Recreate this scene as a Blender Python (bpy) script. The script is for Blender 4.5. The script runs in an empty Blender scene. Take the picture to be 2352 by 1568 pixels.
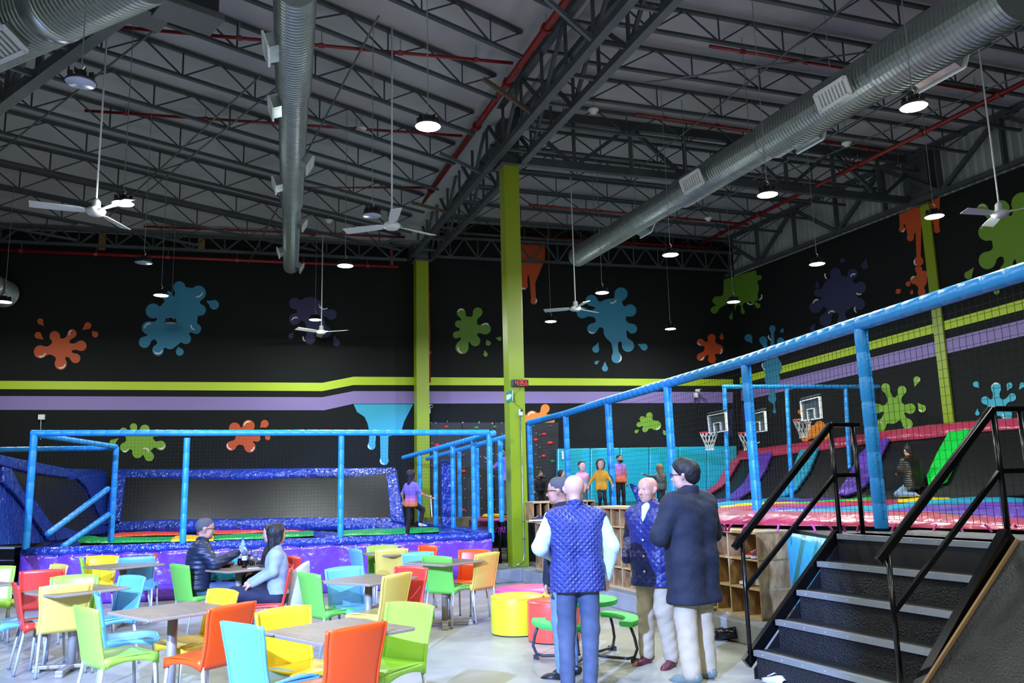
import bpy, math, random
import numpy as np
from mathutils import Vector, Matrix
random.seed(7)
scene = bpy.context.scene
COL = scene.collection
# ---------------------------------------------------------------- camera
FPX = 1903.0; EYE = 1.65
TH = math.atan(328/1903.0); RO = math.atan(271/11160.0)
CF = Vector((0, math.cos(TH), math.sin(TH)))
_u = Vector((0, -math.sin(TH), math.cos(TH))); _r = Vector((1, 0, 0))
CR = _r*math.cos(RO) - _u*math.sin(RO); CU = _u*math.cos(RO) + _r*math.sin(RO)
CP = Vector((0, 0, EYE))
cam_d = bpy.data.cameras.new('camera'); cam = bpy.data.objects.new('camera', cam_d); COL.objects.link(cam)
cam_d.sensor_width = 36; cam_d.lens = 36*FPX/2352; cam_d.clip_end = 200; cam_d.clip_start = .05
mw = Matrix((CR, CU, -CF)).transposed().to_4x4(); mw.translation = CP
cam.matrix_world = mw; scene.camera = cam
# ---------------------------------------------------------------- world, exposure
w = bpy.data.worlds.new('world'); scene.world = w; w.use_nodes = True
w.node_tree.nodes['Background'].inputs[0].default_value = (.55, .62, .75, 1)
w.node_tree.nodes['Background'].inputs[1].default_value = .25
scene.view_settings.view_transform = 'Standard'; scene.view_settings.look = 'None'
scene.view_settings.gamma = 1; scene.view_settings.use_curve_mapping = False
scene.view_settings.exposure = -0.08
scene.cycles.max_bounces = 6; scene.cycles.diffuse_bounces = 3; scene.cycles.glossy_bounces = 3
scene.cycles.transmission_bounces = 4; scene.cycles.transparent_max_bounces = 6
scene.cycles.sample_clamp_indirect = 4; scene.cycles.use_denoising = True
scene.cycles.caustics_reflective = False; scene.cycles.caustics_refractive = False

def light(name, kind, loc, energy, col=(1, 1, 1), size=.3, target=None, spot=None, blend=.2):
    d = bpy.data.lights.new(name, kind); o = bpy.data.objects.new(name, d); COL.objects.link(o)
    o.location = loc; d.energy = energy; d.color = col
    if kind == 'AREA': d.shape = 'DISK'; d.size = size
    else: d.shadow_soft_size = size
    if target is not None: o.rotation_euler = (Vector(target)-Vector(loc)).to_track_quat('-Z', 'Y').to_euler()
    if spot: d.spot_size = math.radians(spot); d.spot_blend = blend
    return o
# stage spots of the cafe area (fixed to the structure behind the camera) and unseen area lights added as ambient fill for its floor
light('stage_spot', 'SPOT', (-3.2, -1.2, 4.6), 15500, (.27, .42, 1.0), .05, (-2.0, 7.0, .4), 52, .12)
light('stage_spot', 'SPOT', (-6.5, -1.0, 4.8), 10000, (.27, .42, 1.0), .05, (-4.6, 9.0, 0), 48, .2)
light('cafe_ambient_fill', 'AREA', (1.5, .5, 5.2), 90, (1, .97, .9), 1.2)
light('cafe_ambient_fill', 'AREA', (-4.5, 2.5, 5.2), 90, (1, .97, .9), 1.2)
light('cafe_ambient_fill', 'AREA', (6.5, 2.0, 5.2), 90, (1, .97, .9), 1.2)

# ---------------------------------------------------------------- photo measurements -> places in the hall
def ray(x, y): return CF*FPX + CR*(x-1176) - CU*(y-784)
def pz(x, y, z):
    d = ray(x, y); return CP + d*((z-EYE)/d.z)
def pl(x, y, a, b):
    d = ray(x, y); nx, ny = -(b[1]-a[1]), b[0]-a[0]
    t = (nx*a[0]+ny*a[1])/(nx*d.x+ny*d.y); return CP + d*t
def py(x, y, Y):
    d = ray(x, y); return CP + d*(Y/d.y)
def plane(a, b, c):
    a, b, c = Vector(a), Vector(b), Vector(c); n = (b-a).cross(c-a).normalized()
    if n.dot(CP-a) < 0: n = -n
    return a, n
def pp(x, y, P):
    d = ray(x, y); return CP + d*((P[0]-CP).dot(P[1])/d.dot(P[1]))

# ---------------------------------------------------------------- materials
def lin(h):
    if isinstance(h, str):
        c = [int(h[i:i+2], 16)/255 for i in (0, 2, 4)]
        return tuple(x/12.92 if x <= .04045 else ((x+.055)/1.055)**2.4 for x in c)
    return h
MATS = {}
def M(name, col='808080', rough=.5, metal=0, bump=None, vary=None, spec=.5, emit=0, alpha=None, coat=0, stripes=None):
    if name in MATS: return MATS[name]
    m = bpy.data.materials.new(name); m.use_nodes = True; nt = m.node_tree
    b = nt.nodes['Principled BSDF']; c = lin(col)
    b.inputs['Base Color'].default_value = (*c, 1); b.inputs['Roughness'].default_value = rough
    b.inputs['Metallic'].default_value = metal; b.inputs['Specular IOR Level'].default_value = spec
    if coat: b.inputs['Coat Weight'].default_value = coat; b.inputs['Coat Roughness'].default_value = .12
    if emit: b.inputs['Emission Color'].default_value = (*c, 1); b.inputs['Emission Strength'].default_value = emit
    if alpha is not None: b.inputs['Alpha'].default_value = alpha
    tc = nt.nodes.new('ShaderNodeTexCoord')
    if vary:   # (scale, amount, second colour or None, stretch)
        n = nt.nodes.new('ShaderNodeTexNoise'); n.inputs['Scale'].default_value = vary[0]; n.inputs['Detail'].default_value = 5
        mp = nt.nodes.new('ShaderNodeMapping'); mp.inputs['Scale'].default_value = vary[3] if len(vary) > 3 else (1, 1, 1)
        nt.links.new(tc.outputs['Object'], mp.inputs[0]); nt.links.new(mp.outputs[0], n.inputs['Vector'])
        r = nt.nodes.new('ShaderNodeValToRGB'); c2 = lin(vary[2]) if len(vary) > 2 and vary[2] else tuple(x*(1-vary[1]) for x in c)
        r.color_ramp.elements[0].position = .35; r.color_ramp.elements[1].position = .65
        r.color_ramp.elements[0].color = (*c2, 1); r.color_ramp.elements[1].color = (*c, 1)
        nt.links.new(n.outputs['Fac'], r.inputs[0]); nt.links.new(r.outputs[0], b.inputs['Base Color'])
    if bump:   # (scale, strength, distance, stretch)
        n = nt.nodes.new('ShaderNodeTexNoise'); n.inputs['Scale'].default_value = bump[0]; n.inputs['Detail'].default_value = 3
        mp = nt.nodes.new('ShaderNodeMapping'); mp.inputs['Scale'].default_value = bump[3] if len(bump) > 3 else (1, 1, 1)
        bp = nt.nodes.new('ShaderNodeBump'); bp.inputs['Strength'].default_value = bump[1]
        bp.inputs['Distance'].default_value = bump[2] if len(bump) > 2 else .02
        nt.links.new(tc.outputs['Object'], mp.inputs[0]); nt.links.new(mp.outputs[0], n.inputs['Vector'])
        nt.links.new(n.outputs['Fac'], bp.inputs['Height']); nt.links.new(bp.outputs[0], b.inputs['Normal'])
    MATS[name] = m; return m
def vinyl(name, col, s=5, st=.8): return M(name, col, .28, 0, (s, st, .05), None, .6)
STEEL = M('dark_steel', '4a5054', .55, .3, None, (3, .25))
STEEL2 = M('grey_steel', '62686b', .5, .3, None, (3, .25))
RUST = M('brown_steel', '5c5040', .6, .2)
RED = M('red_pipe_paint', '7a1418', .4)
GALV = M('galvanised_sheet', 'b4bdba', .32, .85, None, (4, .3))
GALVR = M('galvanised_duct', '939c9a', .42, .8, None, (6, .15))
WHITE = M('white_metal', 'd8dcdb', .4)
BLACKM = M('black_gloss_metal', '0b0b0c', .22, .2)
LIME = M('lime_paint', '84981a', .35, 0, (60, .1, .004))
ALU = M('brushed_aluminium', 'c4c8ce', .38, .35)
BLUEF = M('blue_foam_sleeve', '2a97e8', .35, 0, (40, .35, .01))
NETM = M('black_net_cord', '0a0a0c', .8)

# ---------------------------------------------------------------- mesh builder
class MB:
    def __init__(s): s.v = []; s.f = []
    def add(s, vs, fs):
        o = len(s.v); s.v += [tuple(v) for v in vs]; s.f += [tuple(i+o for i in f) for f in fs]; return s
    def box(s, c, size, rz=0, M3=None):
        x, y, z = size[0]/2, size[1]/2, size[2]/2
        vs = [Vector((a*x, b*y, d*z)) for a in (-1, 1) for b in (-1, 1) for d in (-1, 1)]
        R = M3 or Matrix.Rotation(rz, 3, 'Z')
        return s.add([R @ v + Vector(c) for v in vs], [(0, 1, 3, 2), (4, 6, 7, 5), (0, 4, 5, 1), (2, 3, 7, 6), (0, 2, 6, 4), (1, 5, 7, 3)])
    def bar(s, p, q, w, h, up=(0, 0, 1)):
        p, q = Vector(p), Vector(q); d = (q-p).normalized(); u = Vector(up)
        if abs(d.dot(u)) > .97: u = Vector((0, 1, 0))
        sd = d.cross(u).normalized(); u = sd.cross(d)
        vs = [e + sd*a*w/2 + u*b*h/2 for e in (p, q) for a, b in ((-1, -1), (1, -1), (1, 1), (-1, 1))]
        return s.add(vs, [(3, 2, 1, 0), (4, 5, 6, 7), (0, 1, 5, 4), (1, 2, 6, 5), (2, 3, 7, 6), (3, 0, 4, 7)])
    def tube(s, pts, r, n=8, cap=True, closed=False):
        pts = [Vector(p) for p in pts]; m = len(pts); rr = r if isinstance(r, (list, tuple)) else [r]*m
        o = len(s.v); prev = None
        for i, p in enumerate(pts):
            if closed: d = (pts[(i+1) % m]-pts[i-1])
            else: d = pts[min(i+1, m-1)]-pts[max(i-1, 0)]
            d = d.normalized() if d.length > 1e-9 else Vector((0, 0, 1))
            if prev is None:
                a = Vector((0, 0, 1)) if abs(d.z) < .9 else Vector((1, 0, 0)); prev = d.cross(a).normalized()
            prev = (prev - d*prev.dot(d)).normalized(); b = d.cross(prev)
            for k in range(n):
                t = 2*math.pi*k/n; s.v.append(tuple(p + (prev*math.cos(t)+b*math.sin(t))*rr[i]))
        for i in range(m if closed else m-1):
            j = (i+1) % m
            for k in range(n): s.f.append((o+i*n+k, o+i*n+(k+1) % n, o+j*n+(k+1) % n, o+j*n+k))
        if cap and not closed:
            s.f.append(tuple(o+k for k in range(n))[::-1]); s.f.append(tuple(o+(m-1)*n+k for k in range(n)))
        return s
    def lathe(s, prof, n=20, c=(0, 0, 0), ang=2*math.pi, a0=0):
        o = len(s.v); full = abs(ang-2*math.pi) < 1e-6; k = n if full else n+1
        for r, z in prof:
            for i in range(k):
                t = a0+ang*i/n; s.v.append((c[0]+r*math.cos(t), c[1]+r*math.sin(t), c[2]+z))
        for j in range(len(prof)-1):
            for i in range(n): s.f.append((o+j*k+i, o+j*k+(i+1) % k, o+(j+1)*k+(i+1) % k, o+(j+1)*k+i))
        return s
    def prism(s, poly, off):     # poly: list of 3d points, off: extrusion vector
        n = len(poly); poly = [Vector(p) for p in poly]; off = Vector(off)
        return s.add(poly+[p+off for p in poly], [tuple(range(n)), tuple(range(2*n-1, n-1, -1))]+[(i, i+n, (i+1) % n+n, (i+1) % n) for i in range(n)])
    def grid(s, P, nu, nv):      # P[i][j] points
        o = len(s.v); s.v += [tuple(P[i][j]) for i in range(nu) for j in range(nv)]
        s.f += [(o+i*nv+j, o+(i+1)*nv+j, o+(i+1)*nv+j+1, o+i*nv+j+1) for i in range(nu-1) for j in range(nv-1)]; return s
    def ball(s, c, r, n=10, m=7, sc=(1, 1, 1)):
        o = len(s.v)
        for i in range(m+1):
            t = math.pi*i/m
            for k in range(n):
                a = 2*math.pi*k/n; s.v.append((c[0]+r*sc[0]*math.sin(t)*math.cos(a), c[1]+r*sc[1]*math.sin(t)*math.sin(a), c[2]+r*sc[2]*math.cos(t)))
        s.f += [(o+i*n+k, o+(i+1)*n+k, o+(i+1)*n+(k+1) % n, o+i*n+(k+1) % n) for i in range(m) for k in range(n)]; return s
    def build(s, name, mat, parent=None, smooth=False, bevel=0, seg=2, sub=0, solid=0, world=True, stuff=False, weld=False):
        org = parent_loc(parent) if (parent is not None and world) else Vector((0, 0, 0))
        me = bpy.data.meshes.new(name); me.from_pydata([tuple(Vector(v)-org) for v in s.v], [], s.f)
        me.materials.append(mat); me.validate(); me.update()
        if weld or bevel:
            import bmesh
            bm = bmesh.new(); bm.from_mesh(me)
            if weld: bmesh.ops.remove_doubles(bm, verts=bm.verts, dist=1e-5)
            bmesh.ops.recalc_face_normals(bm, faces=bm.faces); bm.to_mesh(me); bm.free()
        if smooth: me.polygons.foreach_set('use_smooth', [True]*len(me.polygons))
        o = bpy.data.objects.new(name, me); COL.objects.link(o)
        if parent is not None: o.parent = parent
        if solid: md = o.modifiers.new('solid', 'SOLIDIFY'); md.thickness = solid; md.offset = 0
        if bevel: md = o.modifiers.new('bevel', 'BEVEL'); md.width = bevel; md.segments = seg; md.limit_method = 'ANGLE'
        if sub: md = o.modifiers.new('sub', 'SUBSURF'); md.levels = sub; md.render_levels = sub
        if stuff: o['kind'] = 'stuff'
        return o
def parent_loc(p):
    v = Vector((0, 0, 0))
    while p is not None: v += p.location; p = p.parent
    return v
def tag(o, label=None, cat=None, group=None, kind=None):
    if label: o['label'] = label
    if cat: o['category'] = cat
    if group: o['group'] = group
    if kind: o['kind'] = kind
    return o
def thing(name, loc, label, cat, group=None, rz=0):
    o = bpy.data.objects.new(name, None); o.empty_display_size = .1; COL.objects.link(o)
    o.location = loc; o.rotation_euler = (0, 0, rz); return tag(o, label, cat, group)
def struct_e(name, loc=(0, 0, 0)):
    o = bpy.data.objects.new(name, None); COL.objects.link(o); o.location = loc; o['kind'] = 'structure'; return o
def copy_tree(o, parent=None):
    c = o.copy(); COL.objects.link(c); c.parent = parent
    for ch in [x for x in KIDS.get(o.name, [])]: copy_tree(ch, c)
    return c
KIDS = {}
def note_kids(root):
    allo = [x for x in bpy.data.objects]
    for x in allo:
        if x.parent is not None: KIDS.setdefault(x.parent.name, [])
    for x in allo:
        if x.parent is not None and x not in KIDS[x.parent.name]: KIDS[x.parent.name].append(x)
def share(name, mesh, parent, loc, rot=None):
    o = bpy.data.objects.new(name, mesh); COL.objects.link(o); o.parent = parent; o.location = loc
    if rot is not None: o.rotation_euler = rot
    return o
def mesh_of(mb, name, mat):
    me = bpy.data.meshes.new(name); me.from_pydata(mb.v, [], mb.f); me.materials.append(mat); me.validate(); return me

# ---------------------------------------------------------------- hall frame
A19 = math.radians(19.4)
EX = Vector((math.cos(A19), math.sin(A19), 0)); EY = Vector((-math.sin(A19), math.cos(A19), 0))
ZB = 7.7; ZR = 8.9
COLN = Vector((0, 15.1, 0)); COLF = Vector((-2.5, 22.02, 0)); CORN = Vector((6.76, 24.53, 0)); RW1 = Vector((10.35, 15.81, 0))
BD = (CORN-COLF).normalized(); RD = (RW1-CORN).normalized()
BWL = COLF - BD*15.5; RWN = CORN + RD*31
BN = Vector((BD.y, -BD.x, 0)); RN = Vector((RD.y, -RD.x, 0))    # normals towards the room
TD = (COLF-COLN).normalized()                                    # main truss direction, away from the camera
def zroof(p):
    p = Vector(p); left = (p-COLN).dot(Vector((TD.y, -TD.x, 0))) < 0
    return ZR - (.065*max(0, p.dot(EY)-10) if left else 0)
# ---------------------------------------------------------------- floor
CONC = M('polished_concrete', 'a5a498', .42, 0, (9, .12, .01), (1.3, .14, '8f8e82'))
CONC2 = M('rough_concrete', '8f9290', .7, 0, (20, .3, .02), (3, .2))
BLK = M('black_wall_paint', '111414', .8, 0, (25, .2, .01), (2, .15), .25)
fl = struct_e('floor')
MB().box((0, 9, -.06), (60, 60, .08)).build('base', M('joint_grey', '50524f', .9), fl)  # dark grey base that shows in the gaps between slabs
c0, s0 = math.cos(math.radians(41)), math.sin(math.radians(41))
slab_me = mesh_of(MB().box((0, 0, -.01), (3.994, 3.994, .02)), 'slab', CONC)
for i in range(-4, 8):
    for j in range(-4, 8):
        x, y = -1.2+i*4*c0-j*4*s0, -2+i*4*s0+j*4*c0
        if -18 < x < 17 and -6 < y < 27: share('slab', slab_me, fl, (x, y, 0), (0, 0, math.radians(41)))
# ---------------------------------------------------------------- walls
def wall(name, a, b, z0, z1, mat, th=.25, n=None):
    o = struct_e(name, (a+b)/2); d = (b-a).normalized(); nn = n or Vector((d.y, -d.x, 0))
    p = [a+Vector((0, 0, z0)), b+Vector((0, 0, z0)), b+Vector((0, 0, z1)), a+Vector((0, 0, z1))]
    MB().prism(p, -nn*th).build('panel', mat, o); return o
wb = wall('wall_back', BWL, CORN+BD*.5, 0, 9.2, BLK, n=BN)
wr = wall('wall_right', RWN, CORN-RD*.3, 0, ZB, BLK, n=RN)
WL0 = BWL; WL1 = BWL - EY*26
wall('wall_left', WL1, WL0, 0, 9.2, M('grey_wall_paint', '5a5c5e', .8), n=EX)
wall('wall_front', RWN+Vector((3, 0, 0)), WL1, 0, 9.2, MATS['grey_wall_paint'], n=EY)
# ceiling: two bays of insulated sheet
CEIL = M('white_insulation_sheet', 'aeadb0', .75, 0, (2.5, .25, .05), (1.2, .12))
ce = struct_e('ceiling')
TN = COLN - TD*19
P0 = [CORN+BN*-.2, RWN, TN, COLF]
pr_ = [Vector((p.x, p.y, ZR)) for p in (CORN, RWN, TN, COLF)]
MB().prism(pr_, (0, 0, .1)).build('roof_sheet', CEIL, ce)
near = [TN, WL1, BWL, COLF]
mbl = MB(); NU, NV = 2, 12
Pg = []
for i in range(NU):
    row = []
    for j in range(NV):
        a = TN.lerp(COLF, j/(NV-1)); b = WL1.lerp(BWL, j/(NV-1)); p = a.lerp(b, i/(NU-1))
        z = ZR-.065*max(0, p.dot(EY)-10); row.append((p.x, p.y, z+.0))
    Pg.append(row)
mbl.grid(Pg, NU, NV).build('roof_sheet', CEIL, ce, solid=.06)
# corrugated clerestory above the right wall
cor = struct_e('wall_right_upper', (RW1.x, RW1.y, ZB))
CORR = M('corrugated_steel', 'ccd2d0', .35, .4, None, (1.5, .2))
Ltot = (RWN-CORN).length; npan = 9
for k in range(npan):
    mb = MB(); P = []
    n = int(Ltot/npan/.05)
    for i in range(n+1):
        t = (k+i/n)/npan; p = CORN.lerp(RWN, t); off = (0, .1, .1, 0)[i % 4]
        P.append([p-RN*(.12-off)+Vector((0, 0, ZB-.1)), p-RN*(.12-off)+Vector((0, 0, ZR+.05))])
    mb.grid(P, len(P), 2).build('corrugated_panel', CORR, cor)
# ---------------------------------------------------------------- painted stripes and splats (flat paint on the walls)
WA = (Vector((BWL.x, BWL.y)), Vector((CORN.x, CORN.y))); WB_ = (Vector((CORN.x, CORN.y)), Vector((RWN.x, RWN.y)))
def wallpt(x, y, off=.012):
    if x < 1684: return pl(x, y, WA[0], WA[1]) + BN*off
    return pl(x, y, WB_[0], WB_[1]) + RN*off
SY = M('yellow_green_wall_paint', 'a9c31f', .55); SP = M('lavender_wall_paint', '806fa8', .6)
def stripe(par, pts_top, pts_bot, mat, nm):
    mb = MB(); n = len(pts_top); 
    vs = [wallpt(*p) for p in pts_top]+[wallpt(*p) for p in pts_bot]
    mb.add(vs, [(i, i+1, n+i+1, n+i) for i in range(n-1)]).build(nm, mat, par)
stripe(wb, [(-60, 874), (740, 879), (812, 865), (1683.5, 871)], [(-60, 893), (740, 898), (812, 884), (1683.5, 886)], SY, 'painted_stripe')
stripe(wb, [(-60, 909), (740, 912), (812, 898), (1683.5, 900)], [(-60, 941), (745, 942), (812, 927), (1683.5, 925)], SP, 'painted_stripe')
stripe(wr, [(1684.5, 871), (2500, 646)], [(1684.5, 886), (2500, 672)], SY, 'painted_stripe')
stripe(wr, [(1684.5, 900), (2500, 697)], [(1684.5, 925), (2500, 737)], SP, 'painted_stripe')

def splat(par, name, mat, circles, links=(), drops=(), hl=(), poly=None, k=7, step=2.0, off=.014):
    """circles (x,y,r); the first is the body, every other is joined to it (or to links[i]) by a neck; drops (x,y,r,tipx,tipy)"""
    xs = [c[0] for c in circles]; ys = [c[1] for c in circles]; R = max(c[2] for c in circles)+12
    x0, x1, y0, y1 = min(xs)-R, max(xs)+R, min(ys)-R, max(ys)+R
    if poly: x0, x1, y0, y1 = min(x0, min(p[0] for p in poly)), max(x1, max(p[0] for p in poly)), min(y0, min(p[1] for p in poly)), max(y1, max(p[1] for p in poly))
    gx = np.arange(x0, x1+step, step); gy = np.arange(y0, y1+step, step); X, Y = np.meshgrid(gx, gy, indexing='ij')
    def cap(a, b, ra, rb):
        ax, ay = a; dx, dy = b[0]-ax, b[1]-ay; L = dx*dx+dy*dy+1e-9
        t = np.clip(((X-ax)*dx+(Y-ay)*dy)/L, 0, 1); return np.hypot(X-ax-t*dx, Y-ay-t*dy)-(ra+(rb-ra)*t)
    D = np.full(X.shape, 1e3)
    def smin(a, b, kk):
        h = np.clip(.5+.5*(b-a)/kk, 0, 1); return b*(1-h)+a*h-kk*h*(1-h)
    for i, c in enumerate(circles):
        if i == 0: D = np.hypot(X-c[0], Y-c[1])-c[2]; continue
        to = circles[links[i]] if links and i in links else circles[0]
        D = smin(D, np.hypot(X-c[0], Y-c[1])-c[2], k*.6)
        D = smin(D, cap((c[0], c[1]), (to[0], to[1]), c[2]*.45, min(c[2]*.9, to[2]*.8)), k)
    if poly:
        from itertools import cycle
        ins = np.zeros(X.shape, bool); dist = np.full(X.shape, 1e3); n = len(poly)
        for i in range(n):
            a, b = poly[i], poly[(i+1) % n]
            dist = np.minimum(dist, cap(a, b, 0, 0))
            c1 = ((a[1] > Y) != (b[1] > Y)); den = (b[1]-a[1]) or 1e-9
            ins ^= c1 & (X < (b[0]-a[0])*(Y-a[1])/den+a[0])
        D = smin(D, np.where(ins, -dist, dist), 3)
    def fill(D, gx, gy, nm, mat, par, off):
        V = -D; mb = MB()
        nx, ny = V.shape
        for i in range(nx-1):
            j = 0
            while j < ny-1:
                q = ((i, j), (i+1, j), (i+1, j+1), (i, j+1)); vv = [V[a] for a in q]
                if max(vv) <= 0: j += 1; continue
                if min(vv) > 0:
                    e = j
                    while e+1 < ny-1 and min(V[i, e+1], V[i+1, e+1], V[i, e+2], V[i+1, e+2]) > 0 and e-j < 24: e += 1
                    pts = [(gx[i], gy[j]), (gx[i+1], gy[j]), (gx[i+1], gy[e+1]), (gx[i], gy[e+1])]; j = e+1
                else:
                    pts = []
                    for a in range(4):
                        b = (a+1) % 4
                        if vv[a] > 0: pts.append((gx[q[a][0]], gy[q[a][1]]))
                        if (vv[a] > 0) != (vv[b] > 0):
                            t = vv[a]/(vv[a]-vv[b]); pa = (gx[q[a][0]], gy[q[a][1]]); pb = (gx[q[b][0]], gy[q[b][1]])
                            pts.append((pa[0]+(pb[0]-pa[0])*t, pa[1]+(pb[1]-pa[1])*t))
                    j += 1
                if len(pts) >= 3: mb.add([wallpt(x, y, off) for x, y in pts], [tuple(range(len(pts)))])
        if not mb.f: return None
        return mb.build(nm, mat, par)
    o = fill(D, gx, gy, name, mat, par, off)
    for d in drops:
        x, y, r = d[:3]; tx, ty = (d[3], d[4]) if len(d) > 3 else (x, y-2.2*r)
        gx2 = np.arange(min(x, tx)-r-2, max(x, tx)+r+3, 1.2); gy2 = np.arange(min(y, ty)-r-2, max(y, ty)+r+3, 1.2)
        X, Y = np.meshgrid(gx2, gy2, indexing='ij')
        D2 = np.minimum(np.hypot(X-x, Y-y)-r, cap((x, y), (tx, ty), r*.97, .3)); fill(D2, gx2, gy2, 'drop', mat, o, off+.001)
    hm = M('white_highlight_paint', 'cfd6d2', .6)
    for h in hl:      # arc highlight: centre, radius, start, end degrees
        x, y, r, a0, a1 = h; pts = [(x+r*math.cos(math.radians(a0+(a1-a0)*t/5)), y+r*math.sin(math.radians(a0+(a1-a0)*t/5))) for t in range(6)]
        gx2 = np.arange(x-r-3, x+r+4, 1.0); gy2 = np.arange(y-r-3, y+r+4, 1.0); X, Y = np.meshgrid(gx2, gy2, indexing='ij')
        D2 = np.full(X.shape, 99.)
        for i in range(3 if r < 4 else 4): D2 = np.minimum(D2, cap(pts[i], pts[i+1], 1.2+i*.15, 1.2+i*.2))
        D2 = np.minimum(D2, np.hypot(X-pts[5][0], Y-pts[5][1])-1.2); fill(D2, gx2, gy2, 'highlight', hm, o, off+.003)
    return o
OR_ = M('orange_wall_paint', 'b8470f', .6); OR2 = M('bright_orange_wall_paint', 'd97a1e', .6)
TE = M('blue_wall_paint', '2b7c9c', .6); GR = M('green_wall_paint', '6f9a26', .6); GR2 = M('dark_green_wall_paint', '57801c', .6)
IN = M('indigo_wall_paint', '26264f', .6); CY = M('cyan_wall_paint', '2f9cb4', .6)
sp = splat
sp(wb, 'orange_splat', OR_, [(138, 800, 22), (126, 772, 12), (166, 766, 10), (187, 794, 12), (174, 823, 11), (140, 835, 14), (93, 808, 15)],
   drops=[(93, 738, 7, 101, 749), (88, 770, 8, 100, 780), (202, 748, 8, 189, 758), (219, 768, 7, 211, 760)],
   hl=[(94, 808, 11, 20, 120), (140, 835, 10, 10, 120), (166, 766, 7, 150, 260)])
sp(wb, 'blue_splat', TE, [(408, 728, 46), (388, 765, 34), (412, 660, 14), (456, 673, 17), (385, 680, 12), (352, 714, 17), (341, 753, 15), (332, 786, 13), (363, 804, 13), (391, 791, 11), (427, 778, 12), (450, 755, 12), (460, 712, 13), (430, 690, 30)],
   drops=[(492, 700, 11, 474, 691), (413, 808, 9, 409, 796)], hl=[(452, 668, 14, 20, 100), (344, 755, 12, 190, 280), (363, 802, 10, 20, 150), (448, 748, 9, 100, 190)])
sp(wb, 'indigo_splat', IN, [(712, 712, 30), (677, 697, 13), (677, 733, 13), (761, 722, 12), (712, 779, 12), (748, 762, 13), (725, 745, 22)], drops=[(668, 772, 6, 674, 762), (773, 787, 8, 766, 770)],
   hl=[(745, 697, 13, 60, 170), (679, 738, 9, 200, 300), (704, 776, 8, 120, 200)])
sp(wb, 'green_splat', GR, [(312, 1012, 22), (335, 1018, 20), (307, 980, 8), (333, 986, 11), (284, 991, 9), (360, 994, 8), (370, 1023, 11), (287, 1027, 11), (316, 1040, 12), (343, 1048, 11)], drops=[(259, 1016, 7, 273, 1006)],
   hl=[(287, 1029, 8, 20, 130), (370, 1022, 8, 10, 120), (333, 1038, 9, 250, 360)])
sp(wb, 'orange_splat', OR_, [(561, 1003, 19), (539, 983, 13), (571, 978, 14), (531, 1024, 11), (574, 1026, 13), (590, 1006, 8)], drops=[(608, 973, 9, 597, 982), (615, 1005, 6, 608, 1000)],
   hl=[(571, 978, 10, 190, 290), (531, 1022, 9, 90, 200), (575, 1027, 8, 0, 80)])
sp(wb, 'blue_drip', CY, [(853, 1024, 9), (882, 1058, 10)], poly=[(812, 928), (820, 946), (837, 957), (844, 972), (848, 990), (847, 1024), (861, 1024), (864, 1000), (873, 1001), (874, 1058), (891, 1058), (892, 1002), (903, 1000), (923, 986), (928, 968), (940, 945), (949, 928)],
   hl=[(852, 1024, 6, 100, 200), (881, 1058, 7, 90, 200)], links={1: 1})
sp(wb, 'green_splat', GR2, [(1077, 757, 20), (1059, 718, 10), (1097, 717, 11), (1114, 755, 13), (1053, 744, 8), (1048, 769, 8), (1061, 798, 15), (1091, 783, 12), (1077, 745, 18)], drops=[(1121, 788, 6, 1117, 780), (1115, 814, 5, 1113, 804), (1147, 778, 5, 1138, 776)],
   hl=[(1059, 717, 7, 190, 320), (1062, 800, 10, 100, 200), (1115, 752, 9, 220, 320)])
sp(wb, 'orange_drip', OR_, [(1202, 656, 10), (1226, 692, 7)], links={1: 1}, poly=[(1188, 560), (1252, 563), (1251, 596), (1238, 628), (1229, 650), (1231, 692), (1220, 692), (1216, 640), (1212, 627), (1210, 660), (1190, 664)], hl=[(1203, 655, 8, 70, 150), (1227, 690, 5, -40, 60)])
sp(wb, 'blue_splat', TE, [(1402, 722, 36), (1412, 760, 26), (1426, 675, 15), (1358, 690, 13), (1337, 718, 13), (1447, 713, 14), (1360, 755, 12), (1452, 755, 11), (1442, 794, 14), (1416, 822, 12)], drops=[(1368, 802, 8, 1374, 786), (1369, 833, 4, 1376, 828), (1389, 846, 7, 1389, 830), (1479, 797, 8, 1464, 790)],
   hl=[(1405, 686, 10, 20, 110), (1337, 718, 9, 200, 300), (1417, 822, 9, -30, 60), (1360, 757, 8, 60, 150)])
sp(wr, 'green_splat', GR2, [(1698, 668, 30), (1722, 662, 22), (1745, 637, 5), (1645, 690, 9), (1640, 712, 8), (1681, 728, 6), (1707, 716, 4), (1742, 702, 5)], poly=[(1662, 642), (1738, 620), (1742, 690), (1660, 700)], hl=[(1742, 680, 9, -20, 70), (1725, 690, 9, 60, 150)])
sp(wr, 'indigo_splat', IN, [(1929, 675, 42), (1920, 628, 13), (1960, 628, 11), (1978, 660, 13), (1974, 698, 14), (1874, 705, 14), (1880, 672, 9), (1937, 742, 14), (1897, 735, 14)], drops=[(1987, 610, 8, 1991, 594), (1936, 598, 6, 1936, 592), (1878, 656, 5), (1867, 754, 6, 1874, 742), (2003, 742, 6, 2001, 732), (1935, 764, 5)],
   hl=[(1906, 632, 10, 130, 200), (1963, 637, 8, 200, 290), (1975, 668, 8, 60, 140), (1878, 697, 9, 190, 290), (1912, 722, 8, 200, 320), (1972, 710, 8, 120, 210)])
sp(wb, 'orange_splat', OR_, [(1634, 797, 13), (1608, 786, 8), (1634, 776, 9), (1650, 802, 11), (1635, 825, 9), (1609, 820, 9)], drops=[(1657, 775, 5)], hl=[(1609, 820, 6, 0, 90), (1650, 806, 7, -40, 60), (1608, 787, 5, 90, 180)])
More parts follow.
